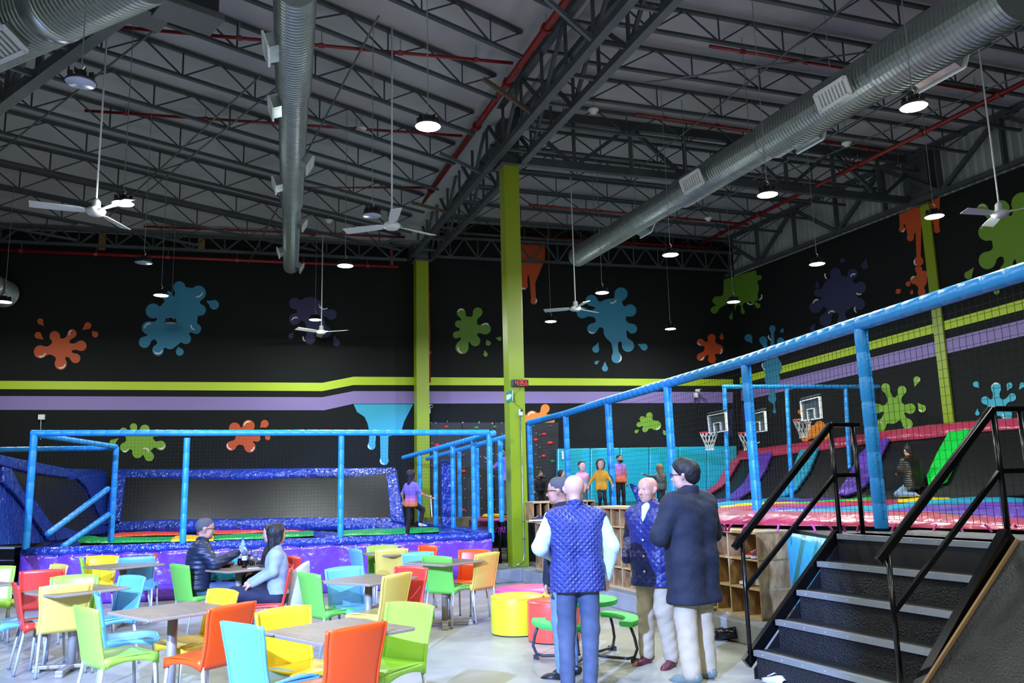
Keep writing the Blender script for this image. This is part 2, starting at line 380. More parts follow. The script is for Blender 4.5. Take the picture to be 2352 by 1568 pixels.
sp(wr, 'blue_splat', TE, [(1775, 842, 22), (1775, 870, 18), (1775, 754, 7), (1754, 781, 9), (1794, 783, 8), (1774, 915, 9), (1780, 945, 3)], drops=[(1720, 776, 9, 1729, 788), (1797, 760, 4, 1800, 753)], hl=[(1766, 838, 14, 130, 200), (1775, 772, 9, 110, 190)])
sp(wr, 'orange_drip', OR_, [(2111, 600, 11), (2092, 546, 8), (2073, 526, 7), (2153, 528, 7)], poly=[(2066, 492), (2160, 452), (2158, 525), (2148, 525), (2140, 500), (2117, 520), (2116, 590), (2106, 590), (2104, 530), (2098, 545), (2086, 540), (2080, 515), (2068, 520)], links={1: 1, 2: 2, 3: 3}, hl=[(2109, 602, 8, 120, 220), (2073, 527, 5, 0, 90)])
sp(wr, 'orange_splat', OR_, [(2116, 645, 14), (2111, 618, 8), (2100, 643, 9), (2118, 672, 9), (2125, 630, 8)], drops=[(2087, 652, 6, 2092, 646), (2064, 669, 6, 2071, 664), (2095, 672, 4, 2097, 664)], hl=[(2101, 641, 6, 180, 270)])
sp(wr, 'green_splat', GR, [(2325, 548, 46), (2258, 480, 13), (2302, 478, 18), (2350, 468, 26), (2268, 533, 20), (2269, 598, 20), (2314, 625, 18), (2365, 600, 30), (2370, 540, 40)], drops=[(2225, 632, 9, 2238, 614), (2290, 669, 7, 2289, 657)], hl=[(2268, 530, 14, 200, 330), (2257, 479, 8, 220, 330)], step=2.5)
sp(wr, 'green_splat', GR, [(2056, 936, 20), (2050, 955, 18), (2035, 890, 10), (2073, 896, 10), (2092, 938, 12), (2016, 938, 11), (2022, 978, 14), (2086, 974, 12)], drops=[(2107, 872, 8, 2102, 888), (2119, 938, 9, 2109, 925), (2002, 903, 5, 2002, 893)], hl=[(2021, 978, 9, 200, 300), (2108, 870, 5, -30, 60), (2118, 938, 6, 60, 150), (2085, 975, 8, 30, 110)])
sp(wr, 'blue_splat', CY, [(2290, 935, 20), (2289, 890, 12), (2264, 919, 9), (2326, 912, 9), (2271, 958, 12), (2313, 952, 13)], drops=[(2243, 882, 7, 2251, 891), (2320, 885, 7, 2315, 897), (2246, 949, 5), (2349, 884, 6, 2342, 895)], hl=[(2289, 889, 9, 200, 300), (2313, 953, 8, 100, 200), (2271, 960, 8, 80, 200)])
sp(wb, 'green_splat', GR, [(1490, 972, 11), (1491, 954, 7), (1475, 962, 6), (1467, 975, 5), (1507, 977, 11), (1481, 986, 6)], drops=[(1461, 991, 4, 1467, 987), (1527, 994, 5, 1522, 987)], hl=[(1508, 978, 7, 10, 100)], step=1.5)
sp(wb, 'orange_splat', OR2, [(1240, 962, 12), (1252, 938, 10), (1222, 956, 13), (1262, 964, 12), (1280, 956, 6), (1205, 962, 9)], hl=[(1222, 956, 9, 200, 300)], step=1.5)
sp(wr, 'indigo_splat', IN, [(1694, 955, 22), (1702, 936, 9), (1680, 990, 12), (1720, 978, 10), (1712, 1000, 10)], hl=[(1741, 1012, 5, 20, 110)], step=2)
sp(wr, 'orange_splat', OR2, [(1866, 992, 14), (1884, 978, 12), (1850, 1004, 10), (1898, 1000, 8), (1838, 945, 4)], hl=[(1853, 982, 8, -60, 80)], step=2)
# little square patch and junction box on the back wall
o = thing('junction_box', wallpt(97, 958), 'grey junction box with conduit high on the black back wall', 'junction box')
MB().box(wallpt(97, 958, .05), (.14, .06, .12), math.atan2(BD.y, BD.x)).build('box', WHITE, o)
MB().tube([wallpt(95, 962, .04), wallpt(94, 1010, .04)], .012, 6).build('conduit', GALV, o)

# ---------------------------------------------------------------- columns
def column(x, y, w, z0, z1, label, rz=A19, d=None):
    o = thing('steel_column', (x, y, z0), label, 'column')
    d = d or w
    MB().box((x, y, (z0+z1)/2), (w, d, z1-z0), rz).build('shaft', LIME, o, bevel=.008, seg=1)
    MB().box((x, y, z1+.012), (w+.12, d+.12, .03), rz).build('cap_plate', STEEL2, o)
    return o
column(.02, 15.15, .30, .22, ZB-.05, 'tall lime green square column in the middle of the hall, carrying the clock')
column(-2.42, 21.8, .34, 0, ZB-.05, 'lime green square column standing against the black back wall')
tcl = (Vector((9.56, 18.27, 0))-CORN).dot(RD); pc = CORN+RD*(tcl+.2)+RN*.035
column(pc.x, pc.y, .25, 0, ZB-.05, 'lime green column fixed to the right wall', math.atan2(RD.y, RD.x), .06)
mb = MB(); mb.box((pc.x, pc.y, (ZB+ZR)/2), (.66, .42, ZR-ZB-.06), math.atan2(RD.y, RD.x)); tag(mb.build('column_head_box', STEEL), 'dark steel box section above the lime column on the right wall', 'column head')
mb = MB(); mb.box((-2.46, 21.75, ZB+.6), (.42, .4, 1.2), A19); tag(mb.build('column_head_box', STEEL), 'dark steel box section above the lime column at the back wall', 'column head')
mb = MB(); mb.box((.0, 15.2, ZB+.6), (.36, .36, 1.15), A19); tag(mb.build('column_head_box', STEEL), 'dark steel box section above the lime column carrying the clock', 'column head')

# ---------------------------------------------------------------- roof steelwork
def truss(root, a, b, zb, zt, n, w, chw, chh, mat, double=0, style='N', flip=0, nm=('bottom_chord', 'top_chord', 'web_member'), webr=None):
    """a, b plan points; zb, zt functions or numbers; double = spacing of two planes"""
    d = (b-a).normalized(); sd = Vector((d.y, -d.x, 0))
    f = (lambda z: (z if callable(z) else (lambda p: z)))
    fb, ft = f(zb), f(zt)
    offs = [0] if not double else [-double/2, double/2]
    for of in offs:
        A, B = a+sd*of, b+sd*of
        P = [A.lerp(B, i/n) for i in range(n+1)]
        Bt = [p+Vector((0, 0, fb(p))) for p in P]; Tp = [p+Vector((0, 0, ft(p))) for p in P]
        MB().bar(Bt[0], Bt[-1], chw, chh).build(nm[0], mat, root)
        MB().bar(Tp[0], Tp[-1], chw, chh).build(nm[1], mat, root)
        for i in range(n):
            if style == 'N':
                MB().bar(Bt[i+1], Tp[i+1], w, w).build(nm[2], mat, root)
                q = (Bt[i], Tp[i+1]) if (i+flip) % 2 else (Tp[i], Bt[i+1])
                MB().bar(*q, w, w).build(nm[2], mat, root)
            else:
                mid = (Bt[i]+Bt[i+1])/2
                MB().bar(Tp[i], mid, w, w).build(nm[2], mat, root); MB().bar(mid, Tp[i+1], w, w).build(nm[2], mat, root)
                MB().bar(mid, (Tp[i]+Tp[i+1])/2, w*.8, w*.8).build(nm[2], mat, root)
    if double:
        for i in range(n+1):
            p = a.lerp(b, i/n)
            for z in (fb(p), ft(p)): MB().bar(p-sd*double/2+Vector((0, 0, z)), p+sd*double/2+Vector((0, 0, z)), w*.8, w*.8).build('cross_tie', mat, root)
ta = COLN - TD*7.4; tb = COLF - TD*.1
off = Vector((TD.y, -TD.x, 0))*-.22
o = thing('main_roof_truss', (0, 15.1, ZB), 'deep double steel truss running away over the two lime columns', 'roof truss')
truss(o, ta, tb, ZB+.06, ZR-.22, 15, .055, .13, .12, STEEL, double=.55)
tl_ = Vector((TD.y, -TD.x, 0))
# fly braces from the truss bottom out to the joists
for k, (s, L) in enumerate([(2.9, 1.0), (5.3, 1.0), (8.1, 1.0), (10.6, 1.0), (13.0, .9)]):
    p = ta+TD*s
    q = p - EX*1.15
    MB().bar(p-tl_*.28+Vector((0, 0, ZB+.05)), q+Vector((0, 0, zroof(q)-.5)), .06, .06).build('fly_brace', RUST if k % 2 else STEEL2, o)
o = thing('cross_roof_truss', (4.7, 16.7, ZB), 'long steel truss from the clock column across to the right wall column', 'roof truss')
truss(o, COLN+EX*.15, Vector((9.56, 18.27, 0)), ZB+.1, ZR-.12, 8, .07, .12, .16, STEEL)
o = thing('edge_roof_truss', (9, 19, ZB), 'steel truss along the corrugated strip above the right wall', 'roof truss')
truss(o, CORN+RN*.25, CORN+RD*20+RN*.25, ZB+.02, ZR-.08, 13, .09, .1, .1, STEEL)
o = thing('eaves_roof_truss', (-8, 20, 7.4), 'dark steel truss before the top of the black wall, left of far column', 'roof truss')
truss(o, BWL+BN*.5, COLF+BN*.5-BD*.4, 7.62, 8.0, 18, .04, .07, .07, STEEL, style='W')
o = thing('eaves_roof_truss', (2, 23, 7.6), 'dark steel truss at the top of the back wall, right of the far column', 'roof truss')
truss(o, COLF+BN*.5+BD*.4, CORN+BN*.5, 7.75, 8.3, 12, .04, .07, .07, STEEL, style='W')
# left truss, seen top left
lt0 = pz(340, 0, ZB); lt1 = pz(0, 250, ZB); ltd = (lt1-lt0).normalized()
a = Vector((lt0.x, lt0.y, 0))-ltd*1.5; b = Vector((lt1.x, lt1.y, 0))+ltd*3; a.z = b.z = 0
off2 = Vector((ltd.y, -ltd.x, 0))*-.35
o = thing('left_roof_truss', (lt0.x, lt0.y, ZB), 'double steel truss crossing the top left corner below the roof', 'roof truss')
truss(o, a+off2, b+off2, ZB, ZR-.15, 8, .08, .17, .17, STEEL2, double=.6)
# open web joists
def joist(a, b, label, group, dep=.42, web=.6):
    c = (a+b)/2; o = thing('bar_joist', (c.x, c.y, zroof(c)-dep), label, 'joist', group)
    n = max(2, int((b-a).length/(web*2)))
    d = (b-a).normalized()
    f0 = Vector((a.x, a.y, zroof(a)-.09)); f1 = Vector((b.x, b.y, zroof(b)-.09))
    g0 = f0-Vector((0, 0, dep)); g1 = f1-Vector((0, 0, dep))
    MB().bar(f0, f1, .07, .05).build('top_chord', STEEL, o); 
    MB().bar(g0, g1, .07, .045).build('bottom_chord', STEEL, o)
    T = lambda t: f0.lerp(f1, t); B = lambda t: g0.lerp(g1, t)
    for i in range(n):
        t0, tm, t1 = i/n, (i+.5)/n, (i+1)/n
        for p, q in ((T(t0), B(tm)), (B(tm), T(t1)), (B(tm), T(tm))): MB().bar(p, q, .022, .022).build('web_bar', STEEL, o)
def isect(p, d, q, e):
    den = d.x*e.y-d.y*e.x; t = ((q.x-p.x)*e.y-(q.y-p.y)*e.x)/den; return p+d*t
tl = Vector((TD.y, -TD.x, 0))
ORD = 'nearest second third fourth fifth sixth seventh eighth ninth tenth eleventh twelfth thirteenth fourteenth fifteenth'.split(); kr = kl = 0
for i in range(-1, 10):
    nn = 10.2+1.18*i
    p = EY*nn; a = isect(p, EX, COLN+tl*.3, TD); b = isect(p, EX, CORN-RN*.0, RD)
    if a.y > 23: continue
    if (a-BWL).dot(BN) < .6: break
    joist(a, b-EX*.1, '%s open-web roof joist of the right bay, counted from the camera' % ORD[kr], 'roof joists of the right bay'); kr += 1
A41 = math.radians(41.3); JX = Vector((math.cos(A41), math.sin(A41), 0)); JY = Vector((-math.sin(A41), math.cos(A41), 0))
for i in range(-1, 12):
    nn = 8.95+1.22*i
    p = JY*nn; a = isect(p, JX, COLN-tl*.75, TD); b = isect(p, JX, lt0, ltd)
    if (a-BWL).dot(BN) < .8: a = isect(p, JX, BWL+BN*.8, BD)
    if (b-BWL).dot(BN) < .8: continue
    a.z = b.z = 0
    if (a-b).dot(JX) < 1: continue
    joist(b, a, '%s slanting open-web roof joist of the left bay, counted from the camera' % ORD[kl], 'roof joists of the left bay'); kl += 1
# slender rod bracing lying diagonally under the roof
BR = [((430, 0), (0, 300)), ((700, 130), (330, 395)), ((870, 30), (560, 560)), ((1960, 0), (1450, 400)), ((2352, 60), (1700, 430)), ((1480, 190), (2352, 70)), ((600, 150), (250, 440)), ((2352, 170), (1500, 520))]
BRL = ['bracing rod from the top edge down to the left fan', 'bracing rod passing left of the left duct', 'steep bracing rod above the middle fan', 'bracing rod above the long right duct', 'bracing rod crossing the upper right corner behind the duct', 'nearly level bracing rod across the upper right', 'lower bracing rod left of the left duct', 'long bracing rod below the right duct']
for i, (p, q) in enumerate(BR):
    P, Q = pz(*p, ZR-.65), pz(*q, ZR-.65)
    P.z = zroof(P)-.65; Q.z = zroof(Q)-.65
    tag(MB().tube([P, Q], .016, 5).build('bracing_rod', STEEL2), BRL[i], 'bracing rod', 'roof bracing rods')
# ---------------------------------------------------------------- sprinkler pipes
def pipe(label, pts, r=.035, fit=3, z=None):
    o = thing('sprinkler_pipe', pts[0], label, 'pipe')
    MB().tube(pts, r, 8).build('pipe_run', RED, o, smooth=True)
    a, b = Vector(pts[0]), Vector(pts[-1])
    for i in range(fit):
        p = a.lerp(b, (i+.5)/fit) if len(pts) == 2 else Vector(pts[min(i, len(pts)-1)]); d = (b-a).normalized()
        MB().tube([p-d*.04, p+d*.04], r*1.5, 8).build('coupling', RED, o)
        MB().tube([p+Vector((0, 0, r)), p+Vector((0, 0, .25))], .008, 5).build('hanger_rod', GALV, o)
    return o
zp = 8.35
mp0 = COLN-TD*8 - tl*.62; mp1 = COLF-TD*1.2 - tl*.62
pipe('thick red sprinkler main running along the main truss', [mp0+Vector((0, 0, 8.45)), mp1+Vector((0, 0, 8.35))], .06, 8)
for lab, p, q in [('red sprinkler branch nearest the camera over the left bay', (250, 60), (1178, 145)), ('red sprinkler branch level with the first lamp by the main truss', (195, 254), (1062, 312)),
                  ('red sprinkler branch behind the left fan blades', (285, 426), (985, 431)), ('red sprinkler branch just above the left fan lamp', (310, 478), (900, 500)), ('farthest thin red sprinkler branch over the left bay', (330, 520), (930, 545))]:
    P, Q = pz(*p, zp), pz(*q, zp)
    if (P-BWL).dot(BN) < .6 or (Q-BWL).dot(BN) < .6: P = pl(*p, BWL+BN*.9, COLF+BN*.9); Q = pl(*q, BWL+BN*.9, COLF+BN*.9)
    pipe(lab, [P, Q], .028, 5)
pipe('red sprinkler pipe crossing the black back wall on the left', [pl(-40, 572, BWL+BN*.3, COLF+BN*.3), pl(915, 613, BWL+BN*.3, COLF+BN*.3)], .045, 6)
pipe('red sprinkler pipe along the top of the back wall on the right', [pl(1000, 533, BWL+BN*.3, COLF+BN*.3), pl(1640, 570, BWL+BN*.3, COLF+BN*.3)], .045, 5)
pipe('vertical red riser joining two pipes near the far column', [pl(899, 545, BWL+BN*.3, COLF+BN*.3), pl(900, 610, BWL+BN*.3, COLF+BN*.3)], .045, 1)
pipe('vertical red drop pipe beside the far lime column', [pl(984, 612, BWL+BN*.2, COLF+BN*.2), pl(986, 878, BWL+BN*.2, COLF+BN*.2)], .04, 2)
for lab, p, q in [('red sprinkler branch ending in a tee over the right bay', (1630, 106), (2300, 217)), ('red sprinkler branch crossing behind the right duct', (1460, 262), (2035, 345)), ('short red sprinkler branch far back over the right bay', (1215, 470), (1720, 515))]:
    pipe(lab, [pz(*p, 8.3), pz(*q, 8.3)], .028, 5)
pipe('red sprinkler main over the right bay near the corrugated strip', [pz(2400, 165, 8.25), pz(1615, 556, 8.25)], .05, 6)
# ---------------------------------------------------------------- ducts
def duct(name, label, p, q, r0, r1, hooks=4, grilles=(), rib=.062, collars=(.33, .6)):
    o = thing(name, p, label, 'air duct'); p, q = Vector(p), Vector(q); L = (q-p).length; d = (q-p).normalized()
    side = d.cross(Vector((0, 0, 1))).normalized(); up = side.cross(d)
    cuts = [0]+list(collars)+[1]
    for s in range(len(cuts)-1):
        a, b = cuts[s]*L, cuts[s+1]*L; ra = r0+(r1-r0)*s/max(1, len(cuts)-2)
        n = int((b-a)/rib); pts = []; rr = []
        for i in range(n):
            for t, k in ((0, 0), (.5, 0), (.62, .022), (.88, .022)):
                pts.append(p+d*(a+(i+t)*(b-a)/n)); rr.append(ra*(1+k*1.6))
        pts.append(p+d*b); rr.append(ra)
        MB().tube(pts, rr, 28).build('duct_section', GALVR, o, smooth=False)
        if s: MB().tube([p+d*(a-.16), p+d*(a-.02), p+d*(a+.08)], [ra*1.03, ra*1.06, ra*1.02], 28).build('collar', GALV, o, smooth=True)
    for i in range(hooks):
        c = p+d*L*(i+.5)/hooks
        MB().tube([c+up*r0*.8, Vector((c.x, c.y, zroof(c)-.1))], .007, 5).build('hanger_cable', GALV, o)
    for t, sgn, tilt in grilles:
        rr = r0 if t < collars[0] else (r1+r0)/2 if t < collars[-1] else r1
        c = p+d*t*L; n = (side*sgn*math.cos(math.radians(tilt))-up*math.sin(math.radians(tilt))).normalized(); v = d.cross(n)
        R3 = Matrix((d, v, n)).transposed(); g = .55*max(.6, rr/.25)*.5
        b0 = MB().box((0, 0, 0), (1, 1, 1)); 
        fr = MB().box(c+n*(rr+.02), (g*1.6, g*.7, .18), M3=R3).build('vent_box', GALV, o)
        m2 = MB()
        for a_, b_, w_, h_ in ((0, g*.37, g*1.8, .05), (0, -g*.37, g*1.8, .05), (g*.9, 0, .05, g*.8), (-g*.9, 0, .05, g*.8)):
            m2.box(c+n*(rr+.12)+d*a_+v*b_, (w_, h_, .025), M3=R3)
        m2.build('vent_frame', WHITE, o)
        for j in range(9): 
            q_ = c+n*(rr+.115)+d*(j-4)*g*.2
            MB().box(q_, (.035, g*.72, .012), M3=R3).build('louver', WHITE, o)
    return o
d0, d1 = pz(678, -30, 6.9), pz(668, 612, 6.9)
duct('spiral_duct', 'silver spiral air duct running away left of centre, with white vents', d0, d1, .225, .17, 5, [(.1, -1, 20), (.24, -1, 20), (.40, 1, 30), (.5, -1, 20), (.68, 1, 30), (.87, -1, 20), (.965, 1, 30)], collars=(.2, .6))
d0, d1 = pz(2330, -20, 7.0), pz(1326, 590, 7.0)
duct('spiral_duct', 'silver spiral air duct descending diagonally across the right bay', d0, d1, .36, .23, 6, [(.12, 1, 25), (.215, -1, 20), (.33, 1, 20), (.52, -1, 20), (.76, 1, 25)], collars=(.16, .37, .6))
d0, d1 = pz(330, -80, 7.0), pz(-60, 100, 7.0)
duct('spiral_duct', 'large silver spiral duct in the top left corner', d0, d1, .38, .38, 2, [(.7, -1, 60)], collars=(.5,))
d0, d1 = pz(-60, 640, 6.3), pz(12, 676, 6.3)
duct('spiral_duct', 'end of a silver spiral duct at the left edge before the back wall', d0, d1, .3, .3, 1, (), collars=(.5,))
# unit heater
c = pz(425, 5, 8.0); o = thing('unit_heater', c, 'grey boxy air handling unit hanging under the roof, top left', 'air unit')
MB().box(c+Vector((0, 0, .1)), (.7, .55, .5), A41).build('casing', M('heater_dark', '2c2f30', .5), o, bevel=.01)
MB().box(c-Vector((0, 0, .19))+Vector((.05, 0, 0)), (.78, .5, .1), A41).build('drip_tray', M('heater_tray', '666b6c', .5, .3), o, bevel=.01)
MB().box(c+Vector((-.5, .1, -.05)), (.4, .45, .3), A41).build('side_box', M('heater_grey', '5c6162', .5, .3), o, bevel=.01)
for s in (-.25, .25): MB().tube([c+Vector((s, 0, .3)), c+Vector((s, 0, ZR-8.0))], .01, 5).build('hanger_rod', GALV, o)
# ---------------------------------------------------------------- high bay lamps and fans
LAMPE = M('lit_led_diffuser', 'ffffff', .5, emit=28); LAMPO = M('unlit_led_diffuser', 'aab2c8', .3)
LIT = [((983, 290), 'brightest round high bay lamp, beside the main truss'), ((283, 467), 'lit high bay lamp touching the left fan blade tip'), ((370, 678), 'lit high bay lamp in front of the big blue splat'),
       ((724, 734), 'lit high bay lamp in front of the indigo splat'), ((793, 610), 'lit high bay lamp between the left duct and far column'), ((10, 693), 'lit high bay lamp at the left edge under a duct end'),
       ((1265, 738), 'small lit lamp just right of the clock column'), ((1383, 672), 'lit lamp above the blue splat on the back wall'), ((1540, 585), 'lit lamp high in the back right part of the hall'),
       ((1540, 755), 'smallest lit lamp low before the black back wall'), ((1685, 693), 'lit lamp in front of the dark green splat near the corner'), ((1763, 447), 'lit lamp below the roof between right duct and corrugated strip'),
       ((2099, 245), 'large lit lamp under the roof right of the long duct'), ((2146, 497), 'lit lamp in front of the lime column on the right wall'), ((1877, 606), 'lit lamp in front of the indigo splat on the right wall')]
OFF = [((185, 190), 'unlit dark high bay lamp in the top left'), ((855, 495), 'unlit high bay lamp beside the middle fan'), ((330, 603), 'unlit high bay lamp just below the red back pipe'), ((392, 742), 'unlit high bay lamp hanging before the big blue splat')]
ZL = 5.6
def lamp(px, label, on, e=128):
    c = pz(*px, ZL); o = thing('high_bay_lamp', c, label, 'lamp', 'high bay lamps')
    MB().lathe([(.02, .13), (.05, .12), (.06, .06), (.13, .03), (.15, 0), (.14, -.005)], 24, c).build('housing', M('lamp_black', '15171a', .4), o, smooth=True)
    for i in range(8):
        a = i*math.pi/4; MB().box(c+Vector((.1*math.cos(a), .1*math.sin(a), .08)), (.05, .008, .05), a).build('cooling_fin', MATS['lamp_black'], o)
    MB().lathe([(.0, -.012), (.135, -.006), (.142, .004)], 24, c).build('diffuser', LAMPE if on else LAMPO, o, smooth=True)
    MB().tube([c+Vector((0, 0, .12)), c+Vector((.03, 0, .17)), c+Vector((0, 0, .21))], .008, 6).build('hook', GALV, o)
    MB().tube([c+Vector((0, 0, .2)), (c.x, c.y, zroof(c)-.01)], .006, 5).build('cord', GALV, o)
    if on:
        light('high_bay_light', 'AREA', c-Vector((0, 0, .03)), e, (.93, 1, .97), .3)
        light('high_bay_glow', 'POINT', c-Vector((0, 0, .1)), e*.3, (.93, 1, .97), .12)
for p, l in LIT: lamp(p, l, True)
for p, l in OFF: lamp(p, l, False)
# the same lamp grid goes on behind the camera (light only, out of view)
for gx in (1.9, 7.3, -1.4):
    for gy in (5.5, 2.5, -.5):
        q = EX*gx+EY*gy; light('high_bay_light', 'AREA', (q.x, q.y, ZL), 60, (.95, 1, .93), .3); light('high_bay_glow', 'POINT', (q.x, q.y, ZL-.1), 30, (.93, 1, .97), .12)
def fan(px, label, rot, R=.72, z=5.5):
    c = pz(*px, z); o = thing('ceiling_fan', c, label, 'ceiling fan', 'three blade ceiling fans')
    MB().lathe([(0, -.06), (.09, -.055), (.125, -.02), (.13, .01), (.1, .04), (.06, .05), (.055, .14), (.03, .17), (.012, .18)], 24, c).build('motor', WHITE, o, smooth=True)
    MB().tube([c+Vector((0, 0, .17)), (c.x, c.y, zroof(c)-.01)], .013, 8).build('down_rod', WHITE, o, smooth=True)
    for k in range(3):
        a = rot+k*2*math.pi/3; u = Vector((math.cos(a), math.sin(a), 0)); v = Vector((-u.y, u.x, 0))
        P = [c+u*r+v*s*wd+Vector((0, 0, s*.018)) for r, wd in ((.13, .03), (.2, .06), (R*.6, .075), (R, .08)) for s in (-1, 1)]
        P = [[P[2*i], P[2*i+1]] for i in range(4)]
        MB().grid(P, 4, 2).build('blade', WHITE, o, solid=.008)
        MB().box(c+u*.13+Vector((0, 0, .01)), (.1, .04, .01), a).build('blade_bracket', WHITE, o)
fan((220, 485), 'white ceiling fan on the left, one blade over a lit lamp', math.radians(207), .8)
fan((900, 518), 'white ceiling fan in the centre, left of the main truss', math.radians(283), .78)
fan((738, 762), 'white ceiling fan low in front of the indigo splat', math.radians(108))
fan((1322, 708), 'white ceiling fan in front of the back wall blue splat', math.radians(165))
fan((2297, 490), 'white ceiling fan at the right edge before the big green splat', math.radians(315), .66)
for px, z, l in [((830, 298), 8.2, 'round white smoke detector beside the main truss lamp'), ((1363, 255), 8.2, 'round white smoke detector right of the main truss'), ((755, 508), 8.0, 'small white smoke detector above the second fan'), ((1945, 331), 8.2, 'round white smoke detector near the corrugated strip'), ((1627, 503), 8.2, 'small white smoke detector over the right bay')]:
    c = pz(*px, z); o = thing('smoke_detector', c, l, 'smoke detector')
    MB().lathe([(0, -.05), (.05, -.045), (.07, 0), (.1, .01), (.1, .03), (0, .03)], 20, c).build('sensor_body', WHITE, o, smooth=True)
    MB().tube([c+Vector((0, 0, .03)), (c.x, c.y, zroof(c)-.01)], .006, 5).build('stem', GALV, o)
for px, l, rr in [((235, 552), 'yellow brown wooden panel left, behind the eaves truss', 0), ((463, 556), 'yellow brown wooden panel right, behind the eaves truss', 0)]:
    c = pl(*px, BWL+BN*.1, COLF+BN*.1); o = MB().box(c, (.16, .03, .5), math.atan2(BD.y, BD.x)).build('wood_panel', M('raw_wood', '8a6a35', .7)); tag(o, l, 'panel')
# ---------------------------------------------------------------- things on the clock column
cz = Vector((.02, 15.15, 0)); fr = -EY; HW = .15
def oncol(dx, z, out=.0): return cz+EX*dx+fr*(HW+out)+Vector((0, 0, z))
zc = 3.46
clk = thing('digital_clock', oncol(.05, zc, .03), 'black digital wall clock with red digits on the lime column', 'clock')
MB().box(oncol(.05, zc, .03), (.31, .06, .125), A19).build('casing', M('clock_black', '060606', .3), clk, bevel=.004)
REDL = M('red_led', 'ff1a22', .5, emit=1.6)
# seven segment digits
SEG = {'4': 'bcfg', '3': 'abcdg', '5': 'acdfg', '8': 'abcdefg', '1': 'bc'}
def digit(ch, x, z, w, h):
    mb = MB(); t = h*.1
    pos = {'a': (0, h/2, w, t), 'd': (0, -h/2, w, t), 'g': (0, 0, w, t), 'b': (w/2, h/4, t, h/2), 'c': (w/2, -h/4, t, h/2), 'f': (-w/2, h/4, t, h/2), 'e': (-w/2, -h/4, t, h/2)}
    for s in SEG[ch]:
        dx, dz, sw, sh = pos[s]; mb.box(oncol(x+dx, z+dz, .062), (sw, .004, sh), A19)
    mb.build('led_digit', REDL, clk)
digit('4', -.026, zc, .038, .085); digit('3', .044, zc, .038, .085); digit('5', .101, zc, .038, .085)
digit('8', .158, zc+.022, .018, .032); digit('1', .14, zc-.022, .014, .034); digit('5', .172, zc-.022, .018, .034)
mb = MB()
for s in (-1, 1): mb.box(oncol(.009, zc+s*.018, .062), (.008, .004, .008), A19)
mb.build('led_colon', REDL, clk)
sg = thing('exit_sign', cz-EX*.16+fr*.12+Vector((0, 0, 3.2)), 'small green and white arrow sign on the left edge of the lime column', 'sign')
sgn = (-EX*.55+fr*.83).normalized(); A_s = math.atan2(EX.y, EX.x)-.0
SGN = M('sign_green', '1d8a6e', .4); 
bc = cz-EX*.155+Vector((0, 0, 3.22)); dr = fr
MB().prism([bc+Vector((0, 0, -.095)), bc+dr*.33+Vector((0, 0, -.095)), bc+dr*.33+Vector((0, 0, .095)), bc+Vector((0, 0, .095))], EX*.006).build('sign_plate', M('sign_pale', 'cfe6df', .4), sg)
q0 = bc+dr*.315-EX*.003; q1 = bc+dr*.015-EX*.003
def sq(u, v): return q0.lerp(q1, u)+Vector((0, 0, v-.01*u))
for v0, v1 in ((.05, .1), (-.095, -.045)): MB().prism([sq(0, v0), sq(1, v0), sq(1, v1), sq(0, v1)], EX*-.002).build('green_band', SGN, sg)
MB().prism([sq(0, -.04), sq(.3, -.04), sq(0, .0)], EX*-.002).build('arrow_edge', SGN, sg)
MB().prism([sq(0, .045), sq(.3, .045), sq(0, .005)], EX*-.002).build('arrow_edge', SGN, sg)
sw = thing('socket_box', oncol(.04, 2.95, .02), 'white socket box with black plug and conduit on the lime column', 'socket box')
MB().box(oncol(.05, 2.93, .02), (.07, .04, .11), A19).build('box', M('socket_white', 'd9dde8', .4), sw, bevel=.004)
MB().box(oncol(.06, 2.965, .05), (.03, .03, .045), A19).build('plug', M('plug_black', '111111', .5), sw)
pts = [oncol(.05, 2.88, .012), oncol(.055, 1.2, .012), oncol(.055, .45, .012), oncol(.04, .32, .012), oncol(-.02, .27, .012), oncol(-.1, .26, .02)]
MB().tube(pts, .011, 8).build('conduit', GALV, sw, smooth=True)
for z in (2.0, 1.0, .7): MB().box(oncol(.053, z, .012), (.045, .02, .02), A19).build('clamp', GALV, sw)
tag(MB().tube([oncol(.05, zc-.06, .01), oncol(.05, 3.34, .01), oncol(-.03, 3.28, .01), oncol(-.06, 3.2, .01), oncol(-.03, 3.08, .01), oncol(.03, 3.06, .01), oncol(.06, 3.0, .02)], .006, 6).build('clock_cable', M('green_cable', '7d9a12', .5), smooth=True), 'thin green cable winding from the clock down to the socket box', 'cable')
# cameras
for px, l in [((985, 937), 'white security camera on the far column above the climbing wall'), ((1602, 901), 'white security camera on the back wall near the corner')]:
    c = pl(*px, BWL+BN*.25, CORN+BN*.25); o = thing('security_camera', c, l, 'camera')
    MB().box(c+BN*-.1-Vector((0, 0, .07)), (.1, .1, .14), math.atan2(BD.y, BD.x)).build('junction_base', WHITE, o, bevel=.01)
    MB().tube([c-BN*.06+Vector((0, 0, .06)), c+BN*.1+Vector((0.05, 0, .04))], .045, 12).build('camera_body', WHITE, o, smooth=False)
    MB().tube([c+BN*.1+Vector((0.05, 0, .04)), c+BN*.11+Vector((.053, 0, .039))], .035, 12).build('lens', BLACKM, o)
    MB().tube([c-BN*.2-Vector((0, 0, .1)), c-BN*.2-Vector((0, 0, .9))], .012, 5).build('conduit', BLK, o)
